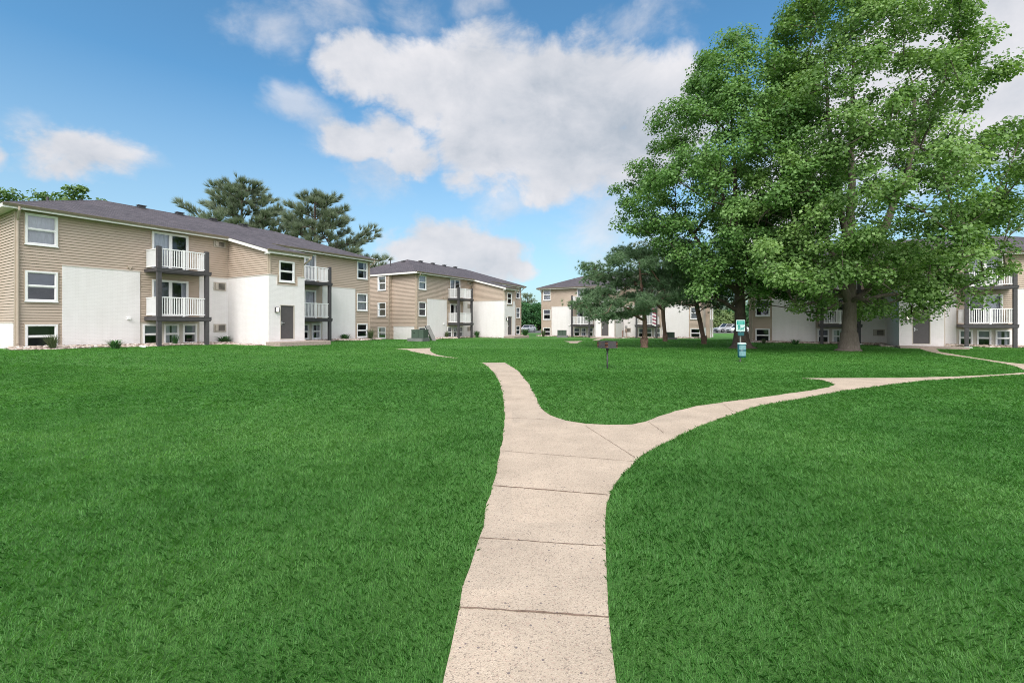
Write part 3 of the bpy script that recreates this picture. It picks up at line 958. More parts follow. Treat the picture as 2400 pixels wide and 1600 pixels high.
    # downspouts
    for (gx, gy, gz, wx, wy) in ((-.02, -OV - .09, 7.2, .05, -.07), (L + .02, -OV - .09, 7.2, L - .05, -.07), (12.2, -5.06, 6.05, 12.03, -4.5)):
        q = MB()
        q.tube([(gx, gy, gz), (gx, gy, gz - .14), (wx, wy, gz - .55), (wx, wy, gz - .75), (wx, wy, .75), (wx, wy - .05, .62), (wx + .02, wy - .25, .55)], .05, 8)
        q.build('downspout', M['downspout'], root)
    return root

blocks = {}
blocks['A'] = build_block()
for k in 'BCD':
    blocks[k] = copy_tree(blocks['A'])
for k, lab in (('A', 'nearest tan and white apartment building, at left with its balcony stacks in full view'),
               ('B', 'middle distance tan and white apartment building behind the green box and leaning panel'),
               ('C', 'farthest apartment building, partly hidden behind the low pines and grill'),
               ('D', 'apartment building shaded behind the two big maples, right of the pet waste station')):
    ox, oy, th, dz = BLD[k]
    blocks[k].location = (ox, oy, dz)
    blocks[k].rotation_euler = (0, 0, R(90) - th)
    tag(blocks[k], lab, 'building', 'apartment buildings round the lawn')

# ------------------------------------------------------------------ gravel beds
m, t, o = mat('river_rock')
at_ = nd(t, 'ShaderNodeAttribute', out=2, attribute_name='rnd')
pbsdf(t, o, ramp(t, at_, [(0, (.16, .12, .10)), (.4, (.36, .29, .24)), (.8, (.50, .42, .36)), (1, (.62, .58, .54))]), .85, .2)
M['rock'] = m
ICO = []
ph = (1 + 5 ** .5) / 2
iv = np.array([(-1, ph, 0), (1, ph, 0), (-1, -ph, 0), (1, -ph, 0), (0, -1, ph), (0, 1, ph), (0, -1, -ph), (0, 1, -ph), (ph, 0, -1), (ph, 0, 1), (-ph, 0, -1), (-ph, 0, 1)], float)
iv /= np.linalg.norm(iv[0])
ifc = np.array([(0, 11, 5), (0, 5, 1), (0, 1, 7), (0, 7, 10), (0, 10, 11), (1, 5, 9), (5, 11, 4), (11, 10, 2), (10, 7, 6), (7, 1, 8), (3, 9, 4), (3, 4, 2), (3, 2, 6), (3, 6, 8), (3, 8, 9), (4, 9, 5), (2, 4, 11), (6, 2, 10), (8, 6, 7), (9, 8, 1)])
def gravel(k, n, label):
    O, d, nn = frame(k)
    u = RNG.uniform(-.4, L + .4, n)
    off = RNG.uniform(.05, 1.0, n) ** .8 * (1.25 + .25 * np.sin(u * 1.7))
    inb = (u > 9.3) & (u < 12.3)
    sidel = RNG.random(n) < .2
    # beds beside the tower too
    u = np.where(inb, np.where(RNG.random(n) < .5, 9.6 - off * .6, 12.0 + off * .6), u)
    off = np.where(inb, RNG.uniform(.1, 4.4, n), off)
    P = O[None] + u[:, None] * d + off[:, None] * nn
    z = ground_z(P[:, 0], P[:, 1])
    s = RNG.uniform(.05, .11, n)
    sc3 = np.stack([s * RNG.uniform(.7, 1.3, n), s * RNG.uniform(.7, 1.3, n), s * RNG.uniform(.45, .8, n)], -1)
    V = iv[ifc.ravel()][None] * sc3[:, None, :] + np.stack([P[:, 0], P[:, 1], z + s * .25 + .10 * np.exp(-((off - .55) / .5) ** 2)], -1)[:, None, :]
    ob = np_mesh('gravel', V, 3, M['rock'], rnd=np.repeat(RNG.random(n), 20))
    tag(ob, label, 'gravel', kind='stuff')
gravel('A', 4200, 'tan river rock bed along the nearest building at left')
gravel('B', 2200, 'tan river rock bed along the middle building')
gravel('C', 1500, 'tan river rock bed along the farthest building')
gravel('D', 2800, 'tan river rock bed along the building behind the maples')

# ------------------------------------------------------------------ lawn blades
def inside(poly, x, y):
    c = np.zeros(len(x), bool)
    j = len(poly) - 1
    for i in range(len(poly)):
        xi, yi = poly[i]; xj, yj = poly[j]
        if yi != yj:
            hit = ((yi > y) != (yj > y)) & (x < (xj - xi) * (y - yi) / (yj - yi) + xi)
            c ^= hit
        j = i
    return c

def in_block(x, y):
    res = np.zeros(len(x), bool)
    for k in 'ABCD':
        O, d, nn = frame(k)
        u = (x - O[0]) * d[0] + (y - O[1]) * d[1]
        s = (x - O[0]) * nn[0] + (y - O[1]) * nn[1]
        res |= (u > -.5) & (u < L + .5) & (s > -13) & (s < 1.2 + .2 * np.sin(u * 1.7))
        res |= (u > 9.1) & (u < 12.9) & (s > -1) & (s < 6.1)
    return res

def vnoise(x, y, sc, seed):
    r = np.random.default_rng(seed)
    g = r.random((64, 64))
    X_, Y_ = x * sc, y * sc
    i, j = np.floor(X_).astype(int), np.floor(Y_).astype(int)
    fx, fy = X_ - i, Y_ - j
    fx, fy = fx * fx * (3 - 2 * fx), fy * fy * (3 - 2 * fy)
    q = lambda a, b: g[a % 64, b % 64]
    return (q(i, j) * (1 - fx) + q(i + 1, j) * fx) * (1 - fy) + (q(i, j + 1) * (1 - fx) + q(i + 1, j + 1) * fx) * fy

bands = [(.3, 3.2, 8500, .036, .0024), (3.2, 5.5, 5200, .040, .0034), (5.5, 9, 2600, .042, .0052), (9, 16, 1100, .042, .008), (16, 30, 380, .044, .015), (30, 48, 120, .045, .026)]
Vs, Rs = [], []
for (z0, z1, dn_, hgt, wid) in bands:
    n = int(dn_ * (1.32 * (z1 ** 2 - z0 ** 2) + 4.8 * (z1 - z0)))
    yy = RNG.uniform(z0, z1, n * 2)
    yy = yy[RNG.random(n * 2) * (1.32 * z1 + 2.4) < 1.32 * yy + 2.4][:n]
    xx = RNG.uniform(-1, 1, len(yy)) * (1.32 * yy + 2.4)
    keep = ~in_block(xx, yy)
    for pg in PATHS: keep &= ~inside(pg, xx, yy)
    xx, yy = xx[keep], yy[keep]
    n = len(xx)
    tuft = vnoise(xx, yy, 5.5, 1) * .6 + vnoise(xx, yy, 1.1, 2) * .4
    h = hgt * (.80 + .36 * tuft if z1 < 9.5 else .85 + .3 * tuft) * RNG.uniform(.6, 1.25, n)
    zz = ground_z(xx, yy)
    flow = vnoise(xx, yy, 2.2, 3) * 2 * np.pi * 2
    ang = flow + RNG.normal(0, 1.5, n)
    lean = h * (RNG.uniform(.25, 1.15, n) if z1 < 9.5 else RNG.uniform(.7, 1.9, n))
    dx, dy = np.cos(ang), np.sin(ang)
    fa_ = ang + np.pi / 2 + RNG.normal(0, .5, n)
    wx, wy = np.cos(fa_) * wid * .5, np.sin(fa_) * wid * .5
    B = np.stack([xx, yy, zz - .004], -1)
    wv = np.stack([wx, wy, np.zeros(n)], -1)
    mid = B + np.stack([dx * lean * .35, dy * lean * .35, h * .62], -1)
    tip = B + np.stack([dx * lean, dy * lean, h * RNG.uniform(.75, 1.0, n)], -1)
    V = np.stack([B - wv, B + wv, mid + wv * .8, tip, mid - wv * .8], 1)
    Vs.append(V.reshape(-1, 3))
    patch = vnoise(xx, yy, .45, 4) * .5 + vnoise(xx, yy, 1.6, 5) * .3 + vnoise(xx, yy, 9, 6) * .2
    Rs.append(np.clip(.5 + (patch - .5) * (.95 if z1 < 9.5 else .65) + RNG.normal(0, .13, n), 0, 1))
gr = np_mesh('grass', np.concatenate(Vs), 5, M['grass'], rnd=np.concatenate(Rs))
tag(gr, 'short lush green grass blades of the lawn', 'grass', kind='stuff')

# ------------------------------------------------------------------ trees
def skeleton(base, trunk, targets, seed, droop=0.0, seg=.9, up_pen=1.3, limbs=()):
    """grow limbs from the trunk polyline to every target point"""
    r = np.random.default_rng(seed)
    pos = [np.array(p, float) for p in trunk]
    par = [-1] + list(range(len(trunk) - 1))
    for (z_, pts_, r0_) in limbs:
        last = int(np.argmin(np.abs(np.array(trunk)[:, 2] - z_)))
        a_ = np.array([pos[last]] + [np.array(p, float) for p in pts_])
        for i in range(1, len(a_)):
            for s_ in (.5, 1.0):
                pos.append(a_[i - 1] * (1 - s_) + a_[i] * s_ + r.normal(0, .07, 3))
                par.append(last)
                last = len(pos) - 1
    order = np.argsort([np.linalg.norm(t_[:2] - trunk[min(len(trunk) - 1, 2)][:2]) + .35 * abs(t_[2] - trunk[2][2]) for t_ in targets])
    ends = []
    cap = len(pos) + len(targets) * 12
    arr = np.zeros((cap, 3)); arr[:len(pos)] = pos
    for ti in order:
        T = targets[ti]
        A = arr[:len(pos)]
        dv = T - A
        dist = np.linalg.norm(dv, axis=1)
        hor = np.linalg.norm(dv[:, :2], axis=1)
        pen = np.maximum(0, -(dv[:, 2] - .35 * hor + droop * hor))
        cost = dist + up_pen * pen
        cost[:2] += 50
        i = int(np.argmin(cost))
        p0 = A[i].copy()
        D = dist[i]
        n = max(1, min(8, int(D / seg)))
        pd = p0 - pos[par[i]] if par[i] >= 0 else np.array([0, 0, 1.])
        pd = pd / (np.linalg.norm(pd) + 1e-9)
        c1 = p0 + (pd * .35 + (T - p0) / (D + 1e-9) * .35) * D * .5 + np.array([0, 0, .06 * D])
        last = i
        for k in range(1, n + 1):
            s = k / n
            p = (1 - s) ** 2 * p0 + 2 * s * (1 - s) * c1 + s * s * T
            if k < n: p = p + r.normal(0, .05 * D / n, 3)
            arr[len(pos)] = p
            pos.append(p); par.append(last)
            last = len(pos) - 1
        ends.append(last)
    return np.array(pos), par, ends

def limbs_mesh(pos, par, rtip, rbase, ntrunk, expo=2.35, limbs=()):
    n = len(pos)
    rr = np.zeros(n)
    kids = [[] for _ in range(n)]
    for i in range(1, n):
        kids[par[i]].append(i)
    acc = np.zeros(n)
    for i in range(n - 1, -1, -1):
        acc[i] = acc[i] if kids[i] else rtip ** expo
        if par[i] >= 0: acc[par[i]] += acc[i]
    rr = acc ** (1 / expo)
    rr *= min(1.6, rbase / rr[0]) if rr[0] < rbase * 4 else rbase / rr[0]
    rr = np.maximum(rr, rtip * .7)
    q = np.arange(ntrunk) / max(1, ntrunk - 1)
    rr[:ntrunk] = np.maximum(rr[:ntrunk], rbase * (1 - .9 * q ** .75))
    k = ntrunk
    for (z_, pts_, r0_) in limbs:
        m_ = 2 * len(pts_)
        rr[k:k + m_] = np.maximum(rr[k:k + m_], r0_ * (1 - .75 * np.arange(m_) / m_))
        k += m_
    return rr, kids

def tree_wood(mb, pos, par, rr, kids, minr=0.0, sides=7):
    done = np.zeros(len(pos), bool)
    starts = [(0, None)]
    while starts:
        i, p0 = starts.pop()
        chain, rad = [], []
        if p0 is not None:
            chain.append(pos[p0]); rad.append(min(rr[p0], rr[i] * 1.25))
        j = i
        while True:
            chain.append(pos[j]); rad.append(rr[j])
            ks = sorted(kids[j], key=lambda q: -rr[q])
            for q in ks[1:]:
                starts.append((q, j))
            if not ks: break
            j = ks[0]
        if rad[0] >= minr and len(chain) > 1:
            mb.tube(chain, rad, sides if rad[-1 if len(rad) < 3 else 0] > .08 else 5, cap=False)

def leaves(centers, outv, k, rh, rv, size, r, spread=.8, droop=.14):
    n = len(centers)
    sc_ = r.uniform(.7, 1.25, n)
    g = r.normal(0, 1, (n, k, 3))
    g /= np.linalg.norm(g, axis=2, keepdims=True)
    rad = r.random((n, k, 1)) ** .5
    off = g * rad * np.stack([sc_ * rh, sc_ * rh, sc_ * rv], -1)[:, None, :]
    hor = np.linalg.norm(off[..., :2], axis=2)
    off[..., 2] -= droop * hor ** 2
    P = (centers[:, None, :] + off).reshape(-1, 3)
    ov = (outv[:, None, :] * .55 + off / rh * .8).reshape(-1, 3)
    N_ = len(P)
    nrm = ov * .6 + np.array([0, 0, .75]) + r.normal(0, spread * .6, (N_, 3))
    nrm /= np.linalg.norm(nrm, axis=1, keepdims=True)
    tg = ov + r.normal(0, .7, (N_, 3)) + np.array([0, 0, -.35])
    tg -= nrm * np.sum(tg * nrm, 1, keepdims=True)
    tg /= np.linalg.norm(tg, axis=1, keepdims=True) + 1e-9
    bt_ = np.cross(nrm, tg)
    s = (size * r.uniform(.65, 1.3, N_))[:, None]
    a = P - tg * s * .5
    l_ = P + bt_ * s * .48 + nrm * s * .10
    q = P + bt_ * -s * .48 + nrm * s * .10
    tip = P + tg * s * .62 - nrm * s * .08
    V = np.stack([a, l_, tip, q], 1)
    tone = np.repeat(r.normal(0, .21, n), k)
    rnd = np.clip(.48 + tone + r.normal(0, .17, N_), 0, 1)
    return V, rnd

def env_points(prof, n, r, inner=.35, depth=1.0, holes=.0, hsc=.35, shell=.55):
    """prof: (z, left, right) half widths about the axis; returns offsets (x, y, z) and outward vectors"""
    zs = np.array([p[0] for p in prof]); lf = np.array([p[1] for p in prof]); rt = np.array([p[2] for p in prof])
    wgt = (lf + rt)
    out = []
    tries = 0
    from mathutils import noise as mn
    while len(out) < n and tries < n * 60:
        tries += 1
        z = r.uniform(zs[0], zs[-1])
        lw, rw = np.interp(z, zs, lf), np.interp(z, zs, rt)
        if r.random() > ((lw + rw) / wgt.max()) ** 1.3: continue
        a = r.uniform(0, 2 * np.pi)
        ca, sa = np.cos(a), np.sin(a)
        Rd = (rw if ca > 0 else lw) * abs(ca) + (lw + rw) / 2 * depth * abs(sa)
        Rd = Rd / (abs(ca) + abs(sa)) if False else 1 / np.sqrt((ca / (rw if ca > 0 else lw)) ** 2 + (sa / ((lw + rw) / 2 * depth)) ** 2)
        q = inner + (1 - inner) * r.random() ** shell
        x, y = ca * Rd * q, sa * Rd * q
        if holes and mn.noise(Vector((x * hsc, y * hsc, z * hsc * 1.3))) < holes - .45: continue
        if out:
            A = np.array(out[-400:])
            if np.min(np.sum((A - np.array([x, y, z])) ** 2, 1)) < .12: continue
        out.append((x, y, z))
    return np.array(out)

def flare(mb, base, r0, seed, toe=6, top=1.2, spread=1.9):
    rr_ = random.Random(seed)
    n = 28
    prof = [(0.0, spread), (.08, spread * .86), (.22, spread * .70), (.45, 1.18), (.75, 1.06), (top, .98)]
    ph_ = [rr_.uniform(0, 6.28) for _ in range(toe)]
    rings = []
    for (z, f_) in prof:
        ring_ = []
        for i in range(n):
            a = 2 * math.pi * i / n
            lob = sum(max(0, math.cos(a - p)) ** 8 for p in ph_)
            k = f_ * (1 + .28 * (lob - .6) * max(0, (f_ - 1)))
            ring_.append((base[0] + r0 * k * math.cos(a), base[1] + r0 * k * math.sin(a), base[2] - .06 + z))
        rings.append(ring_)
    vs = [p for q in rings for p in q]
    mb.add(vs, [(i * n + k, i * n + (k + 1) % n, (i + 1) * n + (k + 1) % n, (i + 1) * n + k) for i in range(len(prof) - 1) for k in range(n)])

def broadleaf(name, base, prof, ntg, kleaf, size, leafm, barkm, rtrunk, trunk_top, seed, label, cat='tree', group=None, holes=.3, rh=.95, rv=.62, lean=(0, 0), inner=.3, depth=1.0, split=None, spread=1.9, extra=None, limbs=()):
    r = np.random.default_rng(seed)
    root = empty(name, base)
    off = env_points(prof, ntg, r, inner=inner, holes=holes, depth=depth)
    if extra is not None: off = np.concatenate([off, extra])
    nt_ = 14
    trunk = []
    for i in range(nt_):
        s = i / (nt_ - 1)
        trunk.append((lean[0] * s + r.normal(0, .06) * s, lean[1] * s + r.normal(0, .06) * s, trunk_top * s))
    trunk = np.array(trunk)
    tg = off + np.stack([lean[0] * off[:, 2] / trunk_top * .5, lean[1] * off[:, 2] / trunk_top * .5, np.zeros(len(off))], -1)
    if split:                                                         # two or three leading stems
        for (sx, sy, sz) in split:
            tg = np.concatenate([tg, np.array([[sx, sy, sz]])])
    pos, par, ends = skeleton(None, trunk, tg, seed, limbs=limbs)
    rr, kids = limbs_mesh(pos, par, .013, rtrunk, nt_, limbs=limbs)
    mb = MB()
    tree_wood(mb, pos, par, rr, kids)
    if rtrunk > .2: flare(mb, (0, 0, 0), rr[0], seed, spread=spread)
    mb.build('trunk', barkm, root, smooth=True)
    axis = np.stack([np.zeros(len(off)), np.zeros(len(off)), off[:, 2]], -1)
    ov = tg[:len(off)] - axis
    ov[:, 2] = 0
    ov /= np.linalg.norm(ov, axis=1, keepdims=True) + 1e-6
    V, rnd = leaves(tg[:len(off)], ov, kleaf, rh, rv, size, r)
    np_mesh('crown', V, 4, leafm, root, rnd)
    return tag(root, label, cat, group)

def pxw(dpx, Z): return dpx * Z / F_PX
def hz(py, Z): return CAMH + (HY - py) * Z / F_PX

# big maple in front of the right building
b2 = at(1990, 822)
Zm = b2.y
def prof_px(rows, cx, Z, zb):
    return sorted([(hz(y, Z) - zb, pxw(cx - l, Z), pxw(r_ - cx, Z)) for (y, l, r_) in rows])
P2 = prof_px([(-110, 1990, 2090), (-60, 1930, 2170), (0, 1885, 2225), (100, 1850, 2285), (200, 1835, 2290), (300, 1800, 2300), (400, 1775, 2375), (500, 1755, 2420), (565, 1770, 2370), (610, 1765, 2300), (650, 1760, 2265), (695, 1785, 2250), (728, 1890, 2225), (745, 2010, 2180)], 2020, Zm, b2.z)
def boughs(rows, b, seed, dmin, dmax, m=3):
    """hanging boughs at heights and sides measured on the photo, at their own distances in front of the trunk"""
    r = np.random.default_rng(seed)
    out = []
    for (px, py) in rows:
        for _ in range(m):
            Z = b.y - r.uniform(dmin, dmax)
            x = (px + r.normal(0, 9) - 1200) / F_PX * Z
            out.append((x - b.x, Z - b.y, hz(py + r.normal(0, 7), Z) - b.z))
    return np.array(out)
low2 = boughs([(1800, 625), (1825, 655), (1860, 640), (1900, 665), (1935, 650), (1790, 590), (1965, 615), (2000, 590), (1985, 640), (2045, 560), (2090, 600), (2120, 640), (2150, 690), (2185, 665), (2220, 650), (2240, 610), (2190, 600), (2270, 560), (2310, 520), (2350, 470), (2060, 640)], b2, 5, .5, 5.5)
low1 = boughs([(1560, 560), (1600, 590), (1620, 620), (1650, 640), (1690, 620), (1640, 670), (1780, 600), (1800, 560)], at(1737, 816), 6, .5, 4.5)
broadleaf('maple_tree', b2, P2, 600, 235, .150, M['maple'], M['bark'], .46, 19.5, 11, 'tallest bright green maple with thick pale flared trunk before the right building', 'tree', 'large maples', holes=.36, rh=.92, inner=.4, spread=1.7, lean=(.5, .3), extra=low2, limbs=[(4.2, [(1.2, -.4, 6.3), (2.4, -.7, 9), (3.5, -.6, 12.5), (4.2, 0, 16)], .27), (3.2, [(-1.2, -.7, 5.2), (-2.8, -1.1, 8), (-3.8, -1.2, 11.5)], .22), (2.9, [(1.3, -.2, 4.2), (3.2, -.2, 5.4), (5.4, .3, 6.4)], .17), (6, [(-.9, -.6, 8.5), (-1.5, -.8, 12), (-2.0, -.6, 16)], .2)], split=[(3.2, .5, 12), (-1.0, -.5, 14)])
b1 = at(1737, 816)
Zm = b1.y
P1 = prof_px([(100, 1680, 1790), (150, 1640, 1850), (200, 1600, 1880), (290, 1535, 1900), (380, 1500, 1910), (440, 1440, 1910), (500, 1440, 1910), (550, 1450, 1900), (600, 1500, 1890), (650, 1570, 1880), (690, 1600, 1850)], 1737, Zm, b1.z)
broadleaf('maple_tree', b1, P1, 500, 225, .150, M['maple2'], M['bark_dark'], .46, 16.5, 23, 'broad maple with dark trunk behind the pet waste station', 'tree', 'large maples', holes=.36, rh=.92, inner=.4, lean=(-.5, .2), extra=low1, limbs=[(3.2, [(-1.2, -.5, 4.7), (-2.8, -.7, 6.6), (-4.2, -.5, 9)], .22), (2.4, [(-1.3, -.2, 3.2), (-3.2, .1, 4.0)], .15), (3.6, [(1.0, -.4, 6), (1.8, -.4, 9.5)], .2), (4.5, [(-.9, -.5, 7), (-1.8, -.7, 11)], .2)], split=[(-2.6, 0, 9), (1.5, .5, 11)])

# pines: pads of needle tufts
def needles(cent, axis, k, ln, wid, r, cone=1.0):
    n = len(cent)
    d = r.normal(0, 1, (n, k, 3))
    d /= np.linalg.norm(d, axis=2, keepdims=True)
    d = d * cone + axis[:, None, :] * .9
    d /= np.linalg.norm(d, axis=2, keepdims=True)
    d = d.reshape(-1, 3)
    c = np.repeat(cent, k, 0)
    N_ = len(c)
    l_ = (ln * r.uniform(.6, 1.2, N_))[:, None]
    side = np.cross(d, r.normal(0, 1, (N_, 3)))
    side /= np.linalg.norm(side, axis=1, keepdims=True) + 1e-9
    base = c + d * l_ * .05
    V = np.stack([base - side * wid * .5, base + side * wid * .5, c + d * l_], 1)
    rnd = np.clip(.48 + np.repeat(r.normal(0, .15, n), k) + r.normal(0, .16, N_), 0, 1)
    return V, rnd

def pine(name, base, targets, trunk, ntuft, k, ln, wid, pad, leafm, barkm, rtrunk, seed, label, group=None, droop=.1, rtip=.02, upv=.6, cone=1.0, outw=.5):
    r = np.random.default_rng(seed)
    root = empty(name, base)
    tg = np.array(targets, float)
    pos, par, ends = skeleton(None, np.array(trunk, float), tg, seed, droop=droop, seg=.6, up_pen=.8)
    rr, kids = limbs_mesh(pos, par, rtip, rtrunk, len(trunk))
    mb = MB()
    tree_wood(mb, pos, par, rr, kids)
    if rtrunk > .15: flare(mb, tuple(trunk[0]), rr[0], seed, 5, .5, 1.35)
    mb.build('trunk', barkm, root, smooth=True)
    ct = np.repeat(tg, ntuft, 0)
    g = r.normal(0, 1, (len(ct), 3)) * np.array(pad)
    out = ct - np.array([trunk[-1][0], trunk[-1][1], 0]) * 1.0
    out[:, 2] = 0
    out /= np.linalg.norm(out, axis=1, keepdims=True) + 1e-6
    ax = out * outw + np.array([0, 0, upv]) + g / np.linalg.norm(g, axis=1, keepdims=True) * .5
    ax /= np.linalg.norm(ax, axis=1, keepdims=True)
    V, rnd = needles(ct + g, ax, k, ln, wid, r, cone)
    np_mesh('crown', V, 3, leafm, root, rnd)
    return tag(root, label, 'tree', group)

def env_targets(rows, cx, Z, zb, n, seed, inner=.25, holes=.3, depth=.9):
    r = np.random.default_rng(seed)
    return env_points(prof_px(rows, cx, Z, zb), n, r, inner=inner, holes=holes, depth=depth, hsc=.5)

pb = at(1510, 814.5)
r_ = np.random.default_rng(31)
tgp = []
for (px, py, m_) in ((1376, 690, 3), (1368, 712, 2), (1392, 722, 4), (1400, 700, 3), (1424, 684, 3), (1398, 652, 4), (1386, 628, 3), (1424, 640, 3), (1440, 612, 4), (1472, 600, 4), (1452, 588, 3), (1506, 598, 4), (1524, 622, 4), (1480, 640, 4), (1450, 664, 4), (1504, 664, 4), (1544, 642, 4), (1566, 666, 4), (1486, 694, 4), (1440, 712, 4), (1462, 738, 4), (1424, 738, 3), (1514, 706, 3), (1552, 704, 4), (1584, 690, 3), (1572, 622, 3), (1600, 655, 3), (1500, 728, 3), (1400, 736, 2)):
    dz_ = r_.uniform(-2.4, 2.2)
    for _ in range(m_ + 1):
        Z = pb.y + dz_ + r_.normal(0, .35)
        tgp.append(((px + r_.normal(0, 11) - 1200) / F_PX * Z - pb.x, Z - pb.y, hz(py + r_.normal(0, 3), Z) - pb.z))
tgp = np.array(tgp)
pine('pine_tree', pb, tgp, [(0, 0, 0), (.02, 0, .6), (.05, 0, 1.3), (.02, 0, 1.9), (.05, .05, 2.5), (.0, 0, 3.2), (-.2, 0, 4.2), (-.3, 0, 5.2), (-.3, .1, 6.2)], 40, 34, .23, .020, (.34, .34, .19), M['needle'], M['bark_red'], .24, 31, 'low spreading blue green pine with forked reddish trunk behind the grill', 'pines on the lawn')
pb = at(1555, 800)
tgp = env_targets([(560, 1500, 1600), (600, 1470, 1640), (650, 1480, 1650), (690, 1490, 1650), (715, 1510, 1620)], 1553, pb.y, pb.z, 150, 37, holes=.3)
pine('pine_tree', pb, tgp, [(.15, 0, 0), (.1, 0, 1), (0, 0, 2), (-.05, 0, 3), (-.1, 0, 4), (-.1, 0, 5.2), (-.1, 0, 6.4), (0, 0, 7.6)], 18, 30, .24, .024, (.4, .4, .2), M['needle2'], M['bark_red'], .21, 37, 'slim pine between the forked pine and the leaning trunk', 'pines on the lawn')
pb = at(1650, 806)
Zp = pb.y
tgp = env_targets([(560, 1560, 1660), (600, 1540, 1690), (650, 1545, 1700), (690, 1555, 1700), (722, 1580, 1690)], 1630, Zp, pb.z, 150, 41, holes=.28)
pine('pine_tree', pb, tgp, [(.0, 0, 0), (-.12, 0, .8), (-.3, 0, 1.7), (-.5, 0, 2.6), (-.65, 0, 3.4), (-.7, 0, 4.4), (-.75, 0, 5.4), (-.8, 0, 6.6)], 18, 30, .24, .024, (.4, .4, .22), M['needle'], M['bark_red'], .20, 41, 'dark pine with a bare trunk leaning left, beside the dark maple', 'pines on the lawn')

# tall white pines behind the nearest building
def whorls(H, z0, Rmax, n, seed, skew=0.0, shape=1.0):
    r = np.random.default_rng(seed)
    out = []
    z = z0
    while z < H:
        f_ = (H - z) / (H - z0)
        m_ = int(r.integers(5, 8))
        a0 = r.uniform(0, 6.28)
        for i in range(m_):
            a = a0 + i * 6.28 / m_ + r.normal(0, .25)
            Lb = Rmax * (f_ ** shape) * r.uniform(.65, 1.15) * (1 + skew * math.cos(a)) + .5
            steps = max(1, int(Lb / .6))
            for s in range(1, steps + 1):
                q = s / steps
                if q < .28: continue
                side = r.normal(0, .13 * Lb * q)
                out.append((math.cos(a) * Lb * q - math.sin(a) * side, math.sin(a) * Lb * q + math.cos(a) * side, z + .10 * Lb * q + .26 * Lb * q * q + r.normal(0, .10)))
        z += r.uniform(1.3, 1.8)
    for k in range(5): out.append((r.normal(0, .3), r.normal(0, .3), H - .3 * k))
    return out
def ground_pt(px, Z):
    x = (px - 1200) / F_PX * Z
    return Vector((x, Z, float(ground_z(x, Z))))
for (px, Z, top, Rm, seed, skew, lab, z0) in ((566, 62, 442, 8.4, 51, -.05, 'white pine with rounded open crown behind the nearest building, left of its twin', 7), (738, 60, 462, 8.8, 53, .16, 'white pine with long drooping right hand branches behind the nearest building roof', 5)):
    bp = ground_pt(px, Z)
    H = hz(top, Z) - bp.z
    tgp = whorls(H, z0, Rm, 0, seed, skew, .45 if seed == 51 else .68)
    pine('white_pine_tree', bp, tgp, [(0, 0, H * i / 12) for i in range(13)], 8, 60, .95, .034, (.26, .26, .14), M['needle2'], M['bark_dark'], .38, seed, lab, 'white pines behind the roof', droop=.0, rtip=.03, upv=.85, cone=.34, outw=.75)

# broadleaf trees beyond the roof at far left
for (px, Z, top, hw, seed, lab, n, kl) in ((30, 56, 442, 2.6, 61, 'leafy treetop showing above the roof at the far left edge', 110, 90), (118, 58, 446, 3.4, 62, 'sparse treetop with bare twigs above the left roof', 110, 60), (200, 55, 440, 3.6, 63, 'full treetop right of the bare twigged one above the left roof', 170, 90)):
    bp = ground_pt(px, Z)
    H = hz(top, Z) - bp.z
    broadleaf('broadleaf_tree', bp, [(5, 1.0, 1.0), (H * .5, hw, hw), (H * .8, hw * 1.0, hw * 1.1), (H - .3, hw * .4, hw * .4)], n, kl, .30, M['broadleaf'], M['bark_dark'], .3, H * .9, seed, lab, 'tree', 'treetops above the left roof', holes=.3, rh=.9, rv=.6)

# trees closing the gaps between the buildings
for (name, px, Z, top, hw, seed, mt, lab, n) in (('broadleaf_tree', 1222, 108, 708, 5.2, 71, 'hedge', 'dense dark green tree behind the silver car in the gap', 150),
        ('broadleaf_tree', 1262, 112, 712, 4.5, 72, 'hedge', 'dense green tree close behind the left end of the farthest building', 120),
        ('broadleaf_tree', 1690, 100, 728, 4.0, 73, 'palebush', 'pale green bushy tree behind the parked cars right of the far building', 110),
        ('broadleaf_tree', 1745, 104, 715, 5.0, 74, 'hedge', 'green tree behind the dark maple trunk beyond the parked cars', 110)):
    bp = ground_pt(px, Z)
    H = hz(top, Z) - bp.z
    broadleaf(name, bp, [(.6, hw * .6, hw * .6), (H * .35, hw, hw), (H * .7, hw * .85, hw * .85), (H - .2, hw * .35, hw * .35)], n, 110, .34, M[mt], M['bark_dark'], .22, H * .7, seed, lab, 'tree', 'trees beyond the buildings', holes=.15, rh=1.1, rv=.8)
for (px, Z, top, Rm, seed, lab) in ((1236, 135, 690, 4.0, 81, 'grey green conifer standing behind the dark green trees in the gap'), (1685, 130, 672, 4.6, 82, 'grey green conifer behind the pale bushy tree'), (1745, 128, 660, 4.4, 83, 'grey green conifer behind the dark maple trunk')):
    bp = ground_pt(px, Z)
    H = hz(top, Z) - bp.z
    tgp = whorls(H, 2, Rm, 0, seed, 0, .6)
    pine('conifer_tree', bp, tgp, [(0, 0, H * i / 9) for i in range(10)], 6, 22, .6, .06, (.4, .4, .25), M['needle2'], M['bark_dark'], .25, seed, lab, 'conifers beyond the buildings', droop=0, rtip=.03)

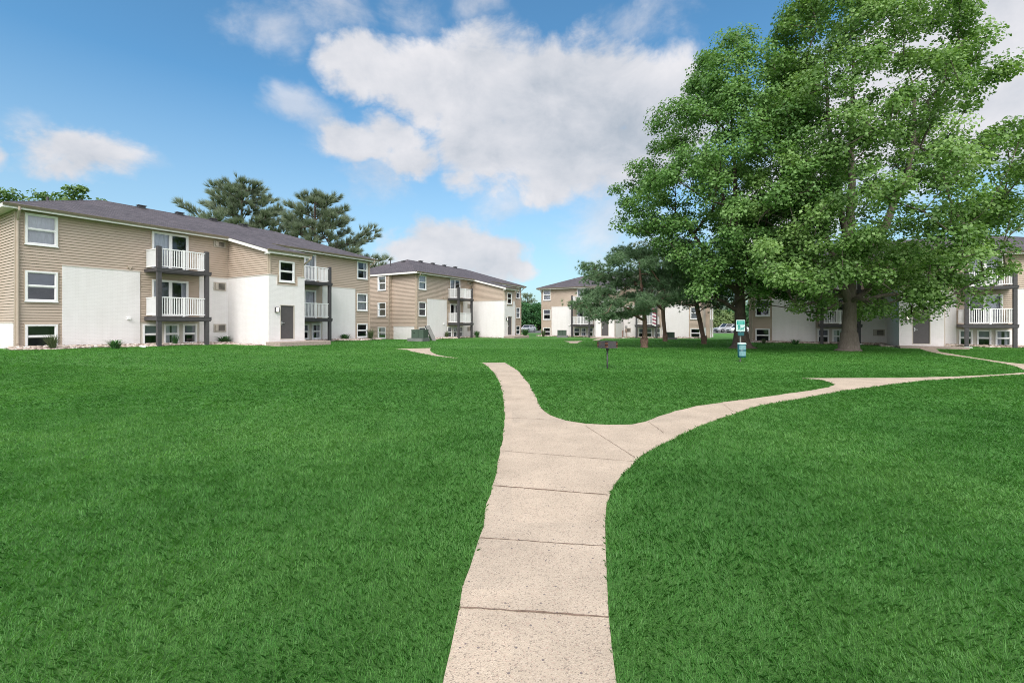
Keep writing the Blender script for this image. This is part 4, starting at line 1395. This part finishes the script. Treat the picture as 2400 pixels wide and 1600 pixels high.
# ------------------------------------------------------------------ charcoal grill
m, t, o = mat('rusty_black_steel')
v = nd(t, 'ShaderNodeTexCoord', out=3)
n1 = noise(t, v, 9, 6, .7)
s3 = t.nodes.new('ShaderNodeSeparateXYZ'); t.links.new(v, s3.inputs[0])
c = ramp(t, n1, [(.35, (.055, .050, .055)), (.58, (.075, .068, .072)), (.68, (.15, .075, .045)), (.8, (.24, .10, .05))])
pbsdf(t, o, c, .65, .4, .2, bump=n1, bstr=.2)
M['rusty'] = m
M['rust'] = simple('orange_rust', (.26, .10, .055), .85, .2, var=.4, nscale=14)
g0 = at(1423.5, 863.7)
groot = empty('charcoal_grill', g0, R(28))
tag(groot, 'square black steel charcoal grill on a post, rusty at its vents', 'grill')
Hg = 1.06
bz0, bz1, hw = .80, 1.045, .265
mb = MB()
mb.box(-hw, hw, -hw, -hw + .012, bz0, bz1); mb.box(-hw, hw, hw - .012, hw, bz0, bz1)
mb.box(-hw, -hw + .012, -hw + .0125, hw - .0125, bz0, bz1); mb.box(hw - .012, hw, -hw + .0125, hw - .0125, bz0, bz1)
mb.box(-hw + .0125, hw - .0125, -hw + .0125, hw - .0125, bz0 + .004, bz0 + .02)
mb.box(-hw - .01, hw + .01, -hw - .01, hw + .01, bz0 - .014, bz0 + .0)
fb_o = mb.build('firebox', M['rusty'], groot)
slot, ribs = MB(), MB()
for cx_, cy_ in ((-1, -1), (1, -1), (-1, 1), (1, 1)):
    for j in range(4):
        z = bz0 + .035 + j * .053
        x0, x1 = sorted((cx_ * hw * .99, cx_ * hw * .74))
        slot.box(x0, x1, *sorted((cy_ * (hw + .003), cy_ * (hw - .004))), z + .014, z + .040)
        ribs.box(x0, x1, *sorted((cy_ * (hw + .016), cy_ * (hw + .0005))), z - .004, z + .010)
        y0, y1 = sorted((cy_ * hw * .99, cy_ * hw * .74))
        slot.box(*sorted((cx_ * (hw + .003), cx_ * (hw - .004))), y0, y1, z + .014, z + .040)
        ribs.box(*sorted((cx_ * (hw + .016), cx_ * (hw + .0005))), y0, y1, z - .004, z + .010)
slot.build('vent_slot', M['dark'], fb_o)
ribs.build('louvre', M['rust'], fb_o)
mb = MB()
for i in range(13): mb.tube([(-hw + .02, -hw + .04 + i * .0405, bz1 - .03), (hw - .02, -hw + .04 + i * .0405, bz1 - .03)], .005, 5)
mb.build('grate', M['rusty'], groot)
mb = MB(); mb.tube([(-hw + .02, -.02, bz0 + .04), (-hw - .1, -.06, bz0 - .0), (-hw - .16, -.08, bz0 - .0)], .012, 6); mb.build('handle', M['charcoal'], groot)
mb = MB(); mb.tube([(0, 0, -.15), (0, 0, .71)], .031, 12); mb.build('post', M['charcoal'], groot, smooth=True)
mb = MB(); mb.lathe([(.0, .67), (.045, .67), (.055, .70), (.055, .77), (.10, .786), (0, .786)], 14); mb.build('collar', M['charcoal'], groot, smooth=True)

# ------------------------------------------------------------------ pet waste station
M['teal'] = simple('teal_plastic', (.006, .080, .092), .4, .5, var=.1)
M['tealdark'] = simple('dark_teal_print', (.006, .23, .19), .5, .4, var=.05)
M['mint'] = simple('mint_print', (.07, .33, .27), .5, .4, var=.08)
M['signwhite'] = simple('sign_white', (.42, .56, .53), .45, .4, var=.04)
M['greylabel'] = simple('faded_label', (.15, .29, .31), .6, .3, var=.22, nscale=20)
M['galv'] = simple('galvanised_post', (.22, .22, .20), .5, .5, .4, var=.2)
p0 = at(1735.5, 848)
k = p0.y / F_PX
proot = empty('pet_waste_station', p0, R(-6))
tag(proot, 'teal pet waste station with dog walking sign, bag box and bin on one post', 'waste station')
zpx = lambda y: (848 - y) * k
cs = lambda y: 720 + y / 10.45
mb = MB(); mb.box(-.025, .025, .0, .045, -.2, zpx(cs(312)) - .05); mb.build('post', M['galv'], proot)
sw = 208 / 10.45 * k / 2
z0s, z1s = zpx(cs(588)), zpx(cs(308))
def rrect(mb, x0, x1, z0, z1, y0, y1, rad):
    pts = []
    for (cx_, cz_, a0) in ((x1 - rad, z1 - rad, 0), (x0 + rad, z1 - rad, 90), (x0 + rad, z0 + rad, 180), (x1 - rad, z0 + rad, 270)):
        for i in range(5):
            a = R(a0 + i * 22.5)
            pts.append((cx_ + rad * math.cos(a), cz_ + rad * math.sin(a)))
    n = len(pts)
    mb.add([(x, y0, z) for x, z in pts] + [(x, y1, z) for x, z in pts], [tuple(range(n)), tuple(reversed(range(n, 2 * n)))] + [(i, i + n, (i + 1) % n + n, (i + 1) % n) for i in range(n)])
mb = MB(); rrect(mb, -sw, sw, z0s, z1s, -.012, -.002, .03)
so_ = mb.build('sign', M['signwhite'], proot)
mb = MB(); rrect(mb, -sw * .86, sw * .92, z1s - .215, z1s - .04, -.016, -.013, .02); mb.build('header', M['tealdark'], so_)
mb = MB(); mb.box(-sw * .58, sw * .62, -.0195, -.0165, z1s - .195, z1s - .055); mb.build('header_panel', M['mint'], so_)
mb = MB()                                                          # walking person and dog pictogram
fx, fz = -sw * .38, z0s + .06
s_ = .27
def flat(pts, y=-.0165):
    mb.add([(fx + x * s_, y, fz + z * s_) for x, z in pts] + [(fx + x * s_, y + .003, fz + z * s_) for x, z in pts], [tuple(range(len(pts)))] + [(i, (i + 1) % len(pts), (i + 1) % len(pts) + len(pts), i + len(pts)) for i in range(len(pts))])
flat([(.07 * math.cos(i * .785) + .03, .92 + .07 * math.sin(i * .785)) for i in range(8)])
flat([(-.10, .82), (.12, .82), (.14, .45), (-.10, .45)])
flat([(-.10, .44), (.02, .44), (-.06, .0), (-.18, .0)]); flat([(.03, .44), (.14, .44), (.22, .0), (.10, .0)])
flat([(.13, .80), (.30, .55), (.26, .50), (.13, .66)]); flat([(-.11, .80), (-.22, .52), (-.17, .49), (-.11, .62)])
fx = sw * .42; s_ = .30
flat([(-.28, .30), (.14, .32), (.14, .14), (-.28, .14)]); flat([(.10, .28), (.22, .52), (.34, .44), (.30, .34), (.15, .20)])
for q in (-.27, -.17, .03, .10): flat([(q, .145), (q + .055, .145), (q + .05, -.02), (q + .0, -.02)])
flat([(-.28, .30), (-.36, .42), (-.33, .44), (-.25, .30)])
mb.build('pictogram', M['tealdark'], so_)
mb = MB(); dwid = 140 / 10.45 * k / 2; mb.box(-dwid, dwid, -.085, -.003, zpx(cs(695)), zpx(cs(612)))
mb.box(-dwid - .01, dwid + .01, -.095, -.001, zpx(cs(612)) + .001, zpx(cs(602)))
mb.build('bag_dispenser', M['teal'], proot, bevel=.008)
zb0, zb1 = zpx(cs(1222)), zpx(cs(885))
bwid = 200 / 10.45 * k / 2
mb = MB()
mb.lathe([(0, zb0), (bwid * .90, zb0), (bwid * .93, zb0 + .05), (bwid * 1.0, zb1), (bwid * .9, zb1)], 22, 0, -bwid * .82)
bo = mb.build('bin', M['teal'], proot, smooth=True)
for v_ in bo.data.vertices: v_.co.y = (v_.co.y + bwid * .82) * .78 - bwid * .80
mb = MB()
mb.lathe([(bwid * 1.02, zb1 - .03), (bwid * 1.06, zb1), (bwid * .9, zb1 + .035), (0, zb1 + .05)], 22, 0, 0)
for i, v_ in enumerate(mb.v): mb.v[i] = (v_[0], v_[1] * .78 - bwid * .80, v_[2])
mb.build('lid', M['signwhite'], bo, smooth=True)
mb = MB()
for (ya, yb) in ((925, 1025), (1075, 1180)):
    za, zb_ = zpx(cs(yb)), zpx(cs(ya))
    n = 9
    row = []
    for z in (za, zb_):
        rad_ = bwid * (.93 + .07 * (z - zb0) / (zb1 - zb0)) + .004
        row += [(rad_ * math.sin(R(-52 + 104 * i / n)), -rad_ * math.cos(R(-52 + 104 * i / n)) * .78 - bwid * .80, z) for i in range(n + 1)]
    mb.add(row, [(i, i + 1, i + n + 2, i + n + 1) for i in range(n)])
mb.build('label_panel', M['greylabel'], bo)

# ------------------------------------------------------------------ utility boxes
M['utilgreen'] = simple('utility_green_paint', (.055, .085, .062), .5, .4, var=.12)
M['pad'] = simple('grey_pad', (.17, .175, .17), .85, .2, var=.15)
def utility(px0, px1, ytop, ybox, px2, px3, ybase, label, rz):
    b = at((px2 + px3) / 2, ybase)
    k_ = b.y / F_PX
    w_, h_ = (px1 - px0) * k_ * .86, (ybox - ytop) * k_
    pw_, ph_ = (px3 - px2) * k_ * .86, (ybase - ybox) * k_ + .02
    dxx = ((px0 + px1) / 2 - (px2 + px3) / 2) * k_
    root = empty('transformer_box', b, rz)
    mb = MB(); mb.box(-pw_ / 2, pw_ / 2, -.1, 1.3, -.2, ph_); mb.build('pad', M['pad'], root, bevel=.02)
    mb = MB(); mb.box(dxx - w_ / 2, dxx + w_ / 2, .1, 1.1, ph_, ph_ + h_ - .05); bo = mb.build('cabinet', M['utilgreen'], root, bevel=.02)
    mb = MB(); mb.box(dxx - w_ / 2 - .02, dxx + w_ / 2 + .02, .07, 1.12, ph_ + h_ - .049, ph_ + h_); mb.build('lid', M['utilgreen'], bo, bevel=.015)
    mb = MB(); mb.box(dxx + w_ * .06, dxx + w_ * .08, .085, .11, ph_ + .05, ph_ + h_ - .06); mb.box(dxx - w_ * .3, dxx - w_ * .22, .085, .105, ph_ + h_ * .55, ph_ + h_ * .65)
    mb.build('door_seam', M['dark'], bo)
    tag(root, label, 'utility box', 'green transformer boxes')
utility(959, 995, 773, 793, 951, 996, 800, 'wide green transformer box on a grey pad before the middle building', R(-14))
utility(1304.6, 1328.4, 774, 786, 1303, 1332.7, 791, 'green transformer box before the left brick panel of the farthest building', R(-10))
utility(1561, 1583, 779, 792, 1562, 1588, 796, 'green transformer box right of the slim pine trunk', R(-10))

# ------------------------------------------------------------------ plants by the walls
def plant(px, py, h, spread, n, mt, label, cat, name, group, seed, arch=1.0, wid=.03, pos=None):
    r = np.random.default_rng(seed)
    b = pos if pos is not None else at(px, py)
    V = []
    for i in range(n):
        a = r.uniform(0, 6.28)
        hh = h * r.uniform(.6, 1.1)
        ln = spread * r.uniform(.35, 1.1)
        bx, by = r.normal(0, spread * .10, 2)
        dx, dy = math.cos(a), math.sin(a)
        sx, sy = -dy * wid * .5, dx * wid * .5
        prev = None
        for s in range(6):
            q = s / 5
            x = bx + dx * ln * q
            y = by + dy * ln * q
            z = hh * (q * (1 + arch) - arch * q * q * 1.0) if arch else hh * q
            w_ = (1 - q ** 2) * 1.0 + .05
            cur = ((x - sx * w_, y - sy * w_, z), (x + sx * w_, y + sy * w_, z))
            if prev: V.append([prev[0], prev[1], cur[1], cur[0]])
            prev = cur
    V = np.array(V, float)
    ob = np_mesh(name, V, 4, mt, rnd=np.repeat(np.clip(r.normal(.5, .25, n), 0, 1), 5))
    ob.location = b
    return tag(ob, label, cat, group)
G1, G2 = 'strap leaved plants by the walls', 'grassy tufts by the walls'
plant(269, 818, .42, .62, 90, M['lily'], 'strap leaved plant before the nearest white brick panel at left', 'plant', 'daylily_plant', G1, 1, 1.5, .045)
plant(525, 806, .48, .72, 90, M['lily'], 'large strap leaved plant right of the left balcony stack, by the brick corner', 'plant', 'daylily_plant', G1, 2, 1.5, .05)
plant(808, 798, .50, .75, 80, M['lily'], 'strap leaved plant before the last brick panel of the nearest building', 'plant', 'daylily_plant', G1, 3, 1.5, .06)
plant(122, 819, .72, .42, 170, M['tuft'], 'grey green grassy tuft under the lowest left window', 'plant', 'ornamental_grass', G2, 4, .4, .022)
plant(410, 810, .66, .30, 130, M['lily'], 'green grassy tuft between the basement windows of the left balcony', 'plant', 'ornamental_grass', G2, 5, .3, .022)
plant(868, 797, .95, .55, 150, M['tuft'], 'dark grassy tuft at the right corner of the nearest building', 'plant', 'ornamental_grass', G2, 6, .4, .035)
plant(735, 799, .75, .34, 110, M['lily'], 'small grassy tuft behind the right balcony post of the nearest building', 'plant', 'ornamental_grass', G2, 7, .3, .03)
plant(1118, 791, .75, .70, 80, M['lily'], 'strap leaved plant by the brick corner of the middle building', 'plant', 'daylily_plant', G1, 8, 1.3, .06)
plant(1047, 793, .85, .40, 110, M['tuft'], 'grassy tuft left of the middle building balcony post', 'plant', 'ornamental_grass', G2, 9, .3, .035)
plant(1011, 797, .55, .55, 90, M['lily'], 'small green plant behind the leaning panel', 'plant', 'daylily_plant', G1, 10, 1.0, .06)
plant(1274, 789, 1.0, .45, 120, M['tuft'], 'dark tuft under the lowest left window of the farthest building', 'plant', 'ornamental_grass', G2, 11, .3, .05)
plant(1231, 788, 1.1, .75, 120, M['lily'], 'dark tuft at the far right corner of the middle building', 'plant', 'ornamental_grass', G2, 12, .4, .06)
plant(1864, 808, .42, .62, 60, M['lily'], 'strap leaved plant before the shaded brick panel left of the big maple trunk', 'plant', 'daylily_plant', G1, 13, 1.5, .05)
plant(2057, 805, .38, .45, 60, M['lily'], 'small plant under the wall unit right of the big maple trunk', 'plant', 'daylily_plant', G1, 14, 1.2, .05)
plant(2222, 807, .5, .4, 90, M['lily'], 'bushy plant at the right side of the right building entrance', 'plant', 'daylily_plant', G1, 15, .8, .04)
plant(2314, 808, .55, .34, 110, M['tuft'], 'grassy tuft under the right balcony stack of the right building', 'plant', 'ornamental_grass', G2, 16, .3, .03)
plant(1790, 806, .45, .3, 90, M['tuft'], 'dark tuft under the left basement window of the shaded building', 'plant', 'ornamental_grass', G2, 17, .3, .03)
plant(1586, 789, .9, .6, 90, M['tuft'], 'small tuft right of the far transformer box', 'plant', 'ornamental_grass', G2, 18, .5, .05)
plant(1474, 789, .7, .45, 80, M['lily'], 'small dark shrub under the wall unit of the farthest building', 'plant', 'ornamental_grass', G2, 19, .4, .05)

# ------------------------------------------------------------------ drain pipes, leaning panel, flag, gas meter
def pipe(pts, rad, label):
    mb = MB()
    b = at(*pts[0])
    ps = [at(*p) - b + Vector((0, 0, rad)) for p in pts]
    mb.tube(ps, rad, 8)
    o = mb.build('drain_pipe', M['white'], smooth=True)
    o.location = b
    tag(o, label, 'pipe', 'white drain pipes on the ground')
pipe([(304, 811), (320, 812), (340, 815)], .045, 'white drain pipe lying on the rock bed left of the first balcony')
pipe(k5([(1050, 970), (1110, 965), (1180, 962), (1235, 960), (1250, 955)]), .05, 'long bent white drain pipe behind the big maple trunk')
pipe(k5([(1740, 968), (1840, 982)]), .045, 'short white drain pipe right of the doorstep, upper of two')
pipe(k5([(1745, 984), (1850, 992), (1945, 996)]), .045, 'longer white drain pipe on the lawn right of the doorstep')

M['greymetal'] = simple('grey_sheet_metal', (.33, .31, .31), .5, .5, var=.12)
bp = at(1018, 799)
pr = empty('leaning_panel', bp, R(40))
mb = MB(); mb.prism([(-.95, -.03, 1.32), (-.48, -.03, 1.36), (.22, .03, .05), (-.20, .03, .0)], .035); mb.build('panel', M['greymetal'], pr)
mb = MB(); mb.prism([(-.97, -.06, 1.36), (-.92, -.06, 1.36), (-.17, .0, .04), (-.22, .0, .0)], .07); mb.build('edge_rail', M['charcoal'], pr)
tag(pr, 'grey metal panel leaning beside the transformer box before the middle building', 'panel')

# striped flag on the far balcony
M['flagred'] = simple('faded_red_cloth', (.30, .09, .13), .8, .1, var=.1)
M['flagwhite'] = simple('white_cloth', (.70, .68, .68), .8, .1, var=.05)
fO = b2w('C', 15.95, 1.72, BLD['C'][3])
frt = empty('flag', fO, R(90) - BLD['C'][2])
mr, mw = MB(), MB()
for i in range(10):
    z1_, z0_ = 4.15 - i * .21, 4.15 - (i + 1) * .21
    tgt = mr if i % 2 == 0 else mw
    for j in range(5):
        xa, xb = j * .09, (j + 1) * .09
        ya, yb = .05 * math.sin(j * 1.9), .05 * math.sin((j + 1) * 1.9)
        da, db = .35 * xa, .35 * xb
        tgt.quad((xa, ya, z0_ - da), (xb, yb, z0_ - db), (xb, yb, z1_ - db), (xa, ya, z1_ - da))
mr.build('red_stripe', M['flagred'], frt); mw.build('white_stripe', M['flagwhite'], frt)
mb = MB(); mb.tube([(-.03, .0, 2.0), (-.03, 0, 4.3)], .018, 6); mb.build('pole', M['white'], frt)
tag(frt, 'red and white striped flag hanging at the balcony of the farthest building', 'flag')

gm = empty('gas_meter', b2w('C', 12.25, 1.0), R(90) - BLD['C'][2])
mb = MB(); mb.tube([(-.2, 0, -.1), (-.2, 0, .9), (.25, 0, 1.0), (.25, 0, 1.35)], .04, 6); mb.tube([(.25, 0, 1.0), (.25, 0, -.1)], .035, 6); mb.build('pipe', M['rust'], gm)
mb = MB(); mb.lathe([(0, 1.2), (.14, 1.22), (.17, 1.35), (.17, 1.5), (.12, 1.62), (0, 1.64)], 12, .25, 0); mb.build('meter_body', M['greymetal'], gm)
tag(gm, 'grey gas meter on rusty pipes beside the far building entrance', 'meter')

# ------------------------------------------------------------------ parked cars
M['tyre'] = simple('tyre_rubber', (.02, .02, .02), .8, .2)
M['carglass'] = simple('car_glass', (.03, .035, .04), .08, .6)
M['headlight'] = simple('headlight_lens', (.6, .62, .65), .15, .6)
def car(pos, rz, color, label, suv=False):
    root = empty('parked_car', pos, rz)
    paint = simple('car_paint', color, .28, .6, .3, var=.03)
    Lc, Wc, Hc = (4.7, 1.86, 1.72) if suv else (4.6, 1.8, 1.45)
    top = [(-.5, .55), (-.48, .78), (-.34, .90), (-.20, .96), (.38, 1.0), (.47, .95), (.5, .62)]
    stations = [(-.5, .34, .60, .80), (-.485, .26, .74, .90), (-.40, .22, .84, .97), (-.20, .20, .96, 1.0), (.1, .20, .99, 1.0), (.38, .22, 1.00, .98), (.47, .26, .94, .93), (.5, .36, .70, .84)]
    mb = MB()
    rings = []
    for (x, zl, zt_, wf) in stations:
        zt_ *= 1.0 if not suv else 1.08
        w_ = Wc / 2 * wf
        rings.append([(x * Lc, -w_ * .9, zl), (x * Lc, -w_, zl + .18), (x * Lc, -w_, zt_ - .16), (x * Lc, -w_ * .9, zt_), (x * Lc, w_ * .9, zt_), (x * Lc, w_, zt_ - .16), (x * Lc, w_, zl + .18), (x * Lc, w_ * .9, zl)])
    n = 8
    mb.add([p for q in rings for p in q], [(i * n + j, i * n + (j + 1) % n, (i + 1) * n + (j + 1) % n, (i + 1) * n + j) for i in range(len(rings) - 1) for j in range(n)] + [tuple(range(n)), tuple(range((len(rings) - 1) * n, len(rings) * n))])
    zb = 1.0 if not suv else 1.06
    zr = Hc
    rx0, rx1 = (-.06 * Lc, .26 * Lc) if not suv else (-.06 * Lc, .40 * Lc)
    w_ = Wc / 2 * .74
    mb.prism([(rx0, -w_, zr), (rx1, -w_, zr - .03), (rx1, w_, zr - .03), (rx0, w_, zr)], .05)
    for yy in (-1, 1):                                                  # pillars
        for (xa, xb) in ((-.21 * Lc, rx0 + .02), ((rx0 + rx1) / 2, (rx0 + rx1) / 2), (.39 * Lc if not suv else .46 * Lc, rx1 - .02)):
            mb.tube([(xa, yy * Wc / 2 * .9, zb - .1), (xb, yy * w_, zr - .04)], .045, 6)
    mb.build('body', paint, root, smooth=False, bevel=.03)
    mb = MB()
    b0, b1 = -.20 * Lc, (.38 if not suv else .455) * Lc
    q = [(b0, -Wc / 2 * .86, zb - .08), (b1, -Wc / 2 * .86, zb - .08), (b1, Wc / 2 * .86, zb - .08), (b0, Wc / 2 * .86, zb - .08), (rx0 + .03, -w_ + .03, zr - .052), (rx1 - .03, -w_ + .03, zr - .052), (rx1 - .03, w_ - .03, zr - .052), (rx0 + .03, w_ - .03, zr - .052)]
    mb.add(q, [(0, 1, 5, 4), (1, 2, 6, 5), (2, 3, 7, 6), (3, 0, 4, 7), (4, 5, 6, 7)])
    mb.build('windows', M['carglass'], root)
    for sx in (-.31, .30):
        for sy in (-1, 1):
            mb = MB()
            cx_, cy_ = sx * Lc, sy * (Wc / 2 - .10)
            mb.tube([(cx_, cy_ - .115, .33), (cx_, cy_ + .115, .33)], .33, 16)
            wo_ = mb.build('wheel', M['tyre'], root)
            mb = MB(); mb.tube([(cx_, cy_ + sy * .1, .33), (cx_, cy_ + sy * .125, .33)], .21, 12); mb.build('rim', M['steel'], wo_)
    for sy in (-1, 1):
        mb = MB(); mb.box(-.502 * Lc, -.472 * Lc, *sorted((sy * Wc * .26, sy * Wc * .42)), .60, .74); mb.build('headlight', M['headlight'], root)
    mb = MB(); mb.box(-.503 * Lc, -.48 * Lc, -Wc * .2, Wc * .2, .42, .60); mb.build('grille', M['tyre'], root)
    return tag(root, label, 'car', 'parked cars beyond the buildings')
def far(px, Z):
    x = (px - 1200) / F_PX * Z
    return Vector((x, Z, -.12))
car(far(1237, 90), R(62), (.52, .53, .55), 'silver grey sedan parked in the gap between the two farther buildings')
car(far(1702, 88), R(12), (.36, .37, .39), 'silver SUV parked right of the farthest building', True)
car(far(1728, 86), R(20), (.62, .62, .62), 'white car partly hidden by the dark maple trunk')
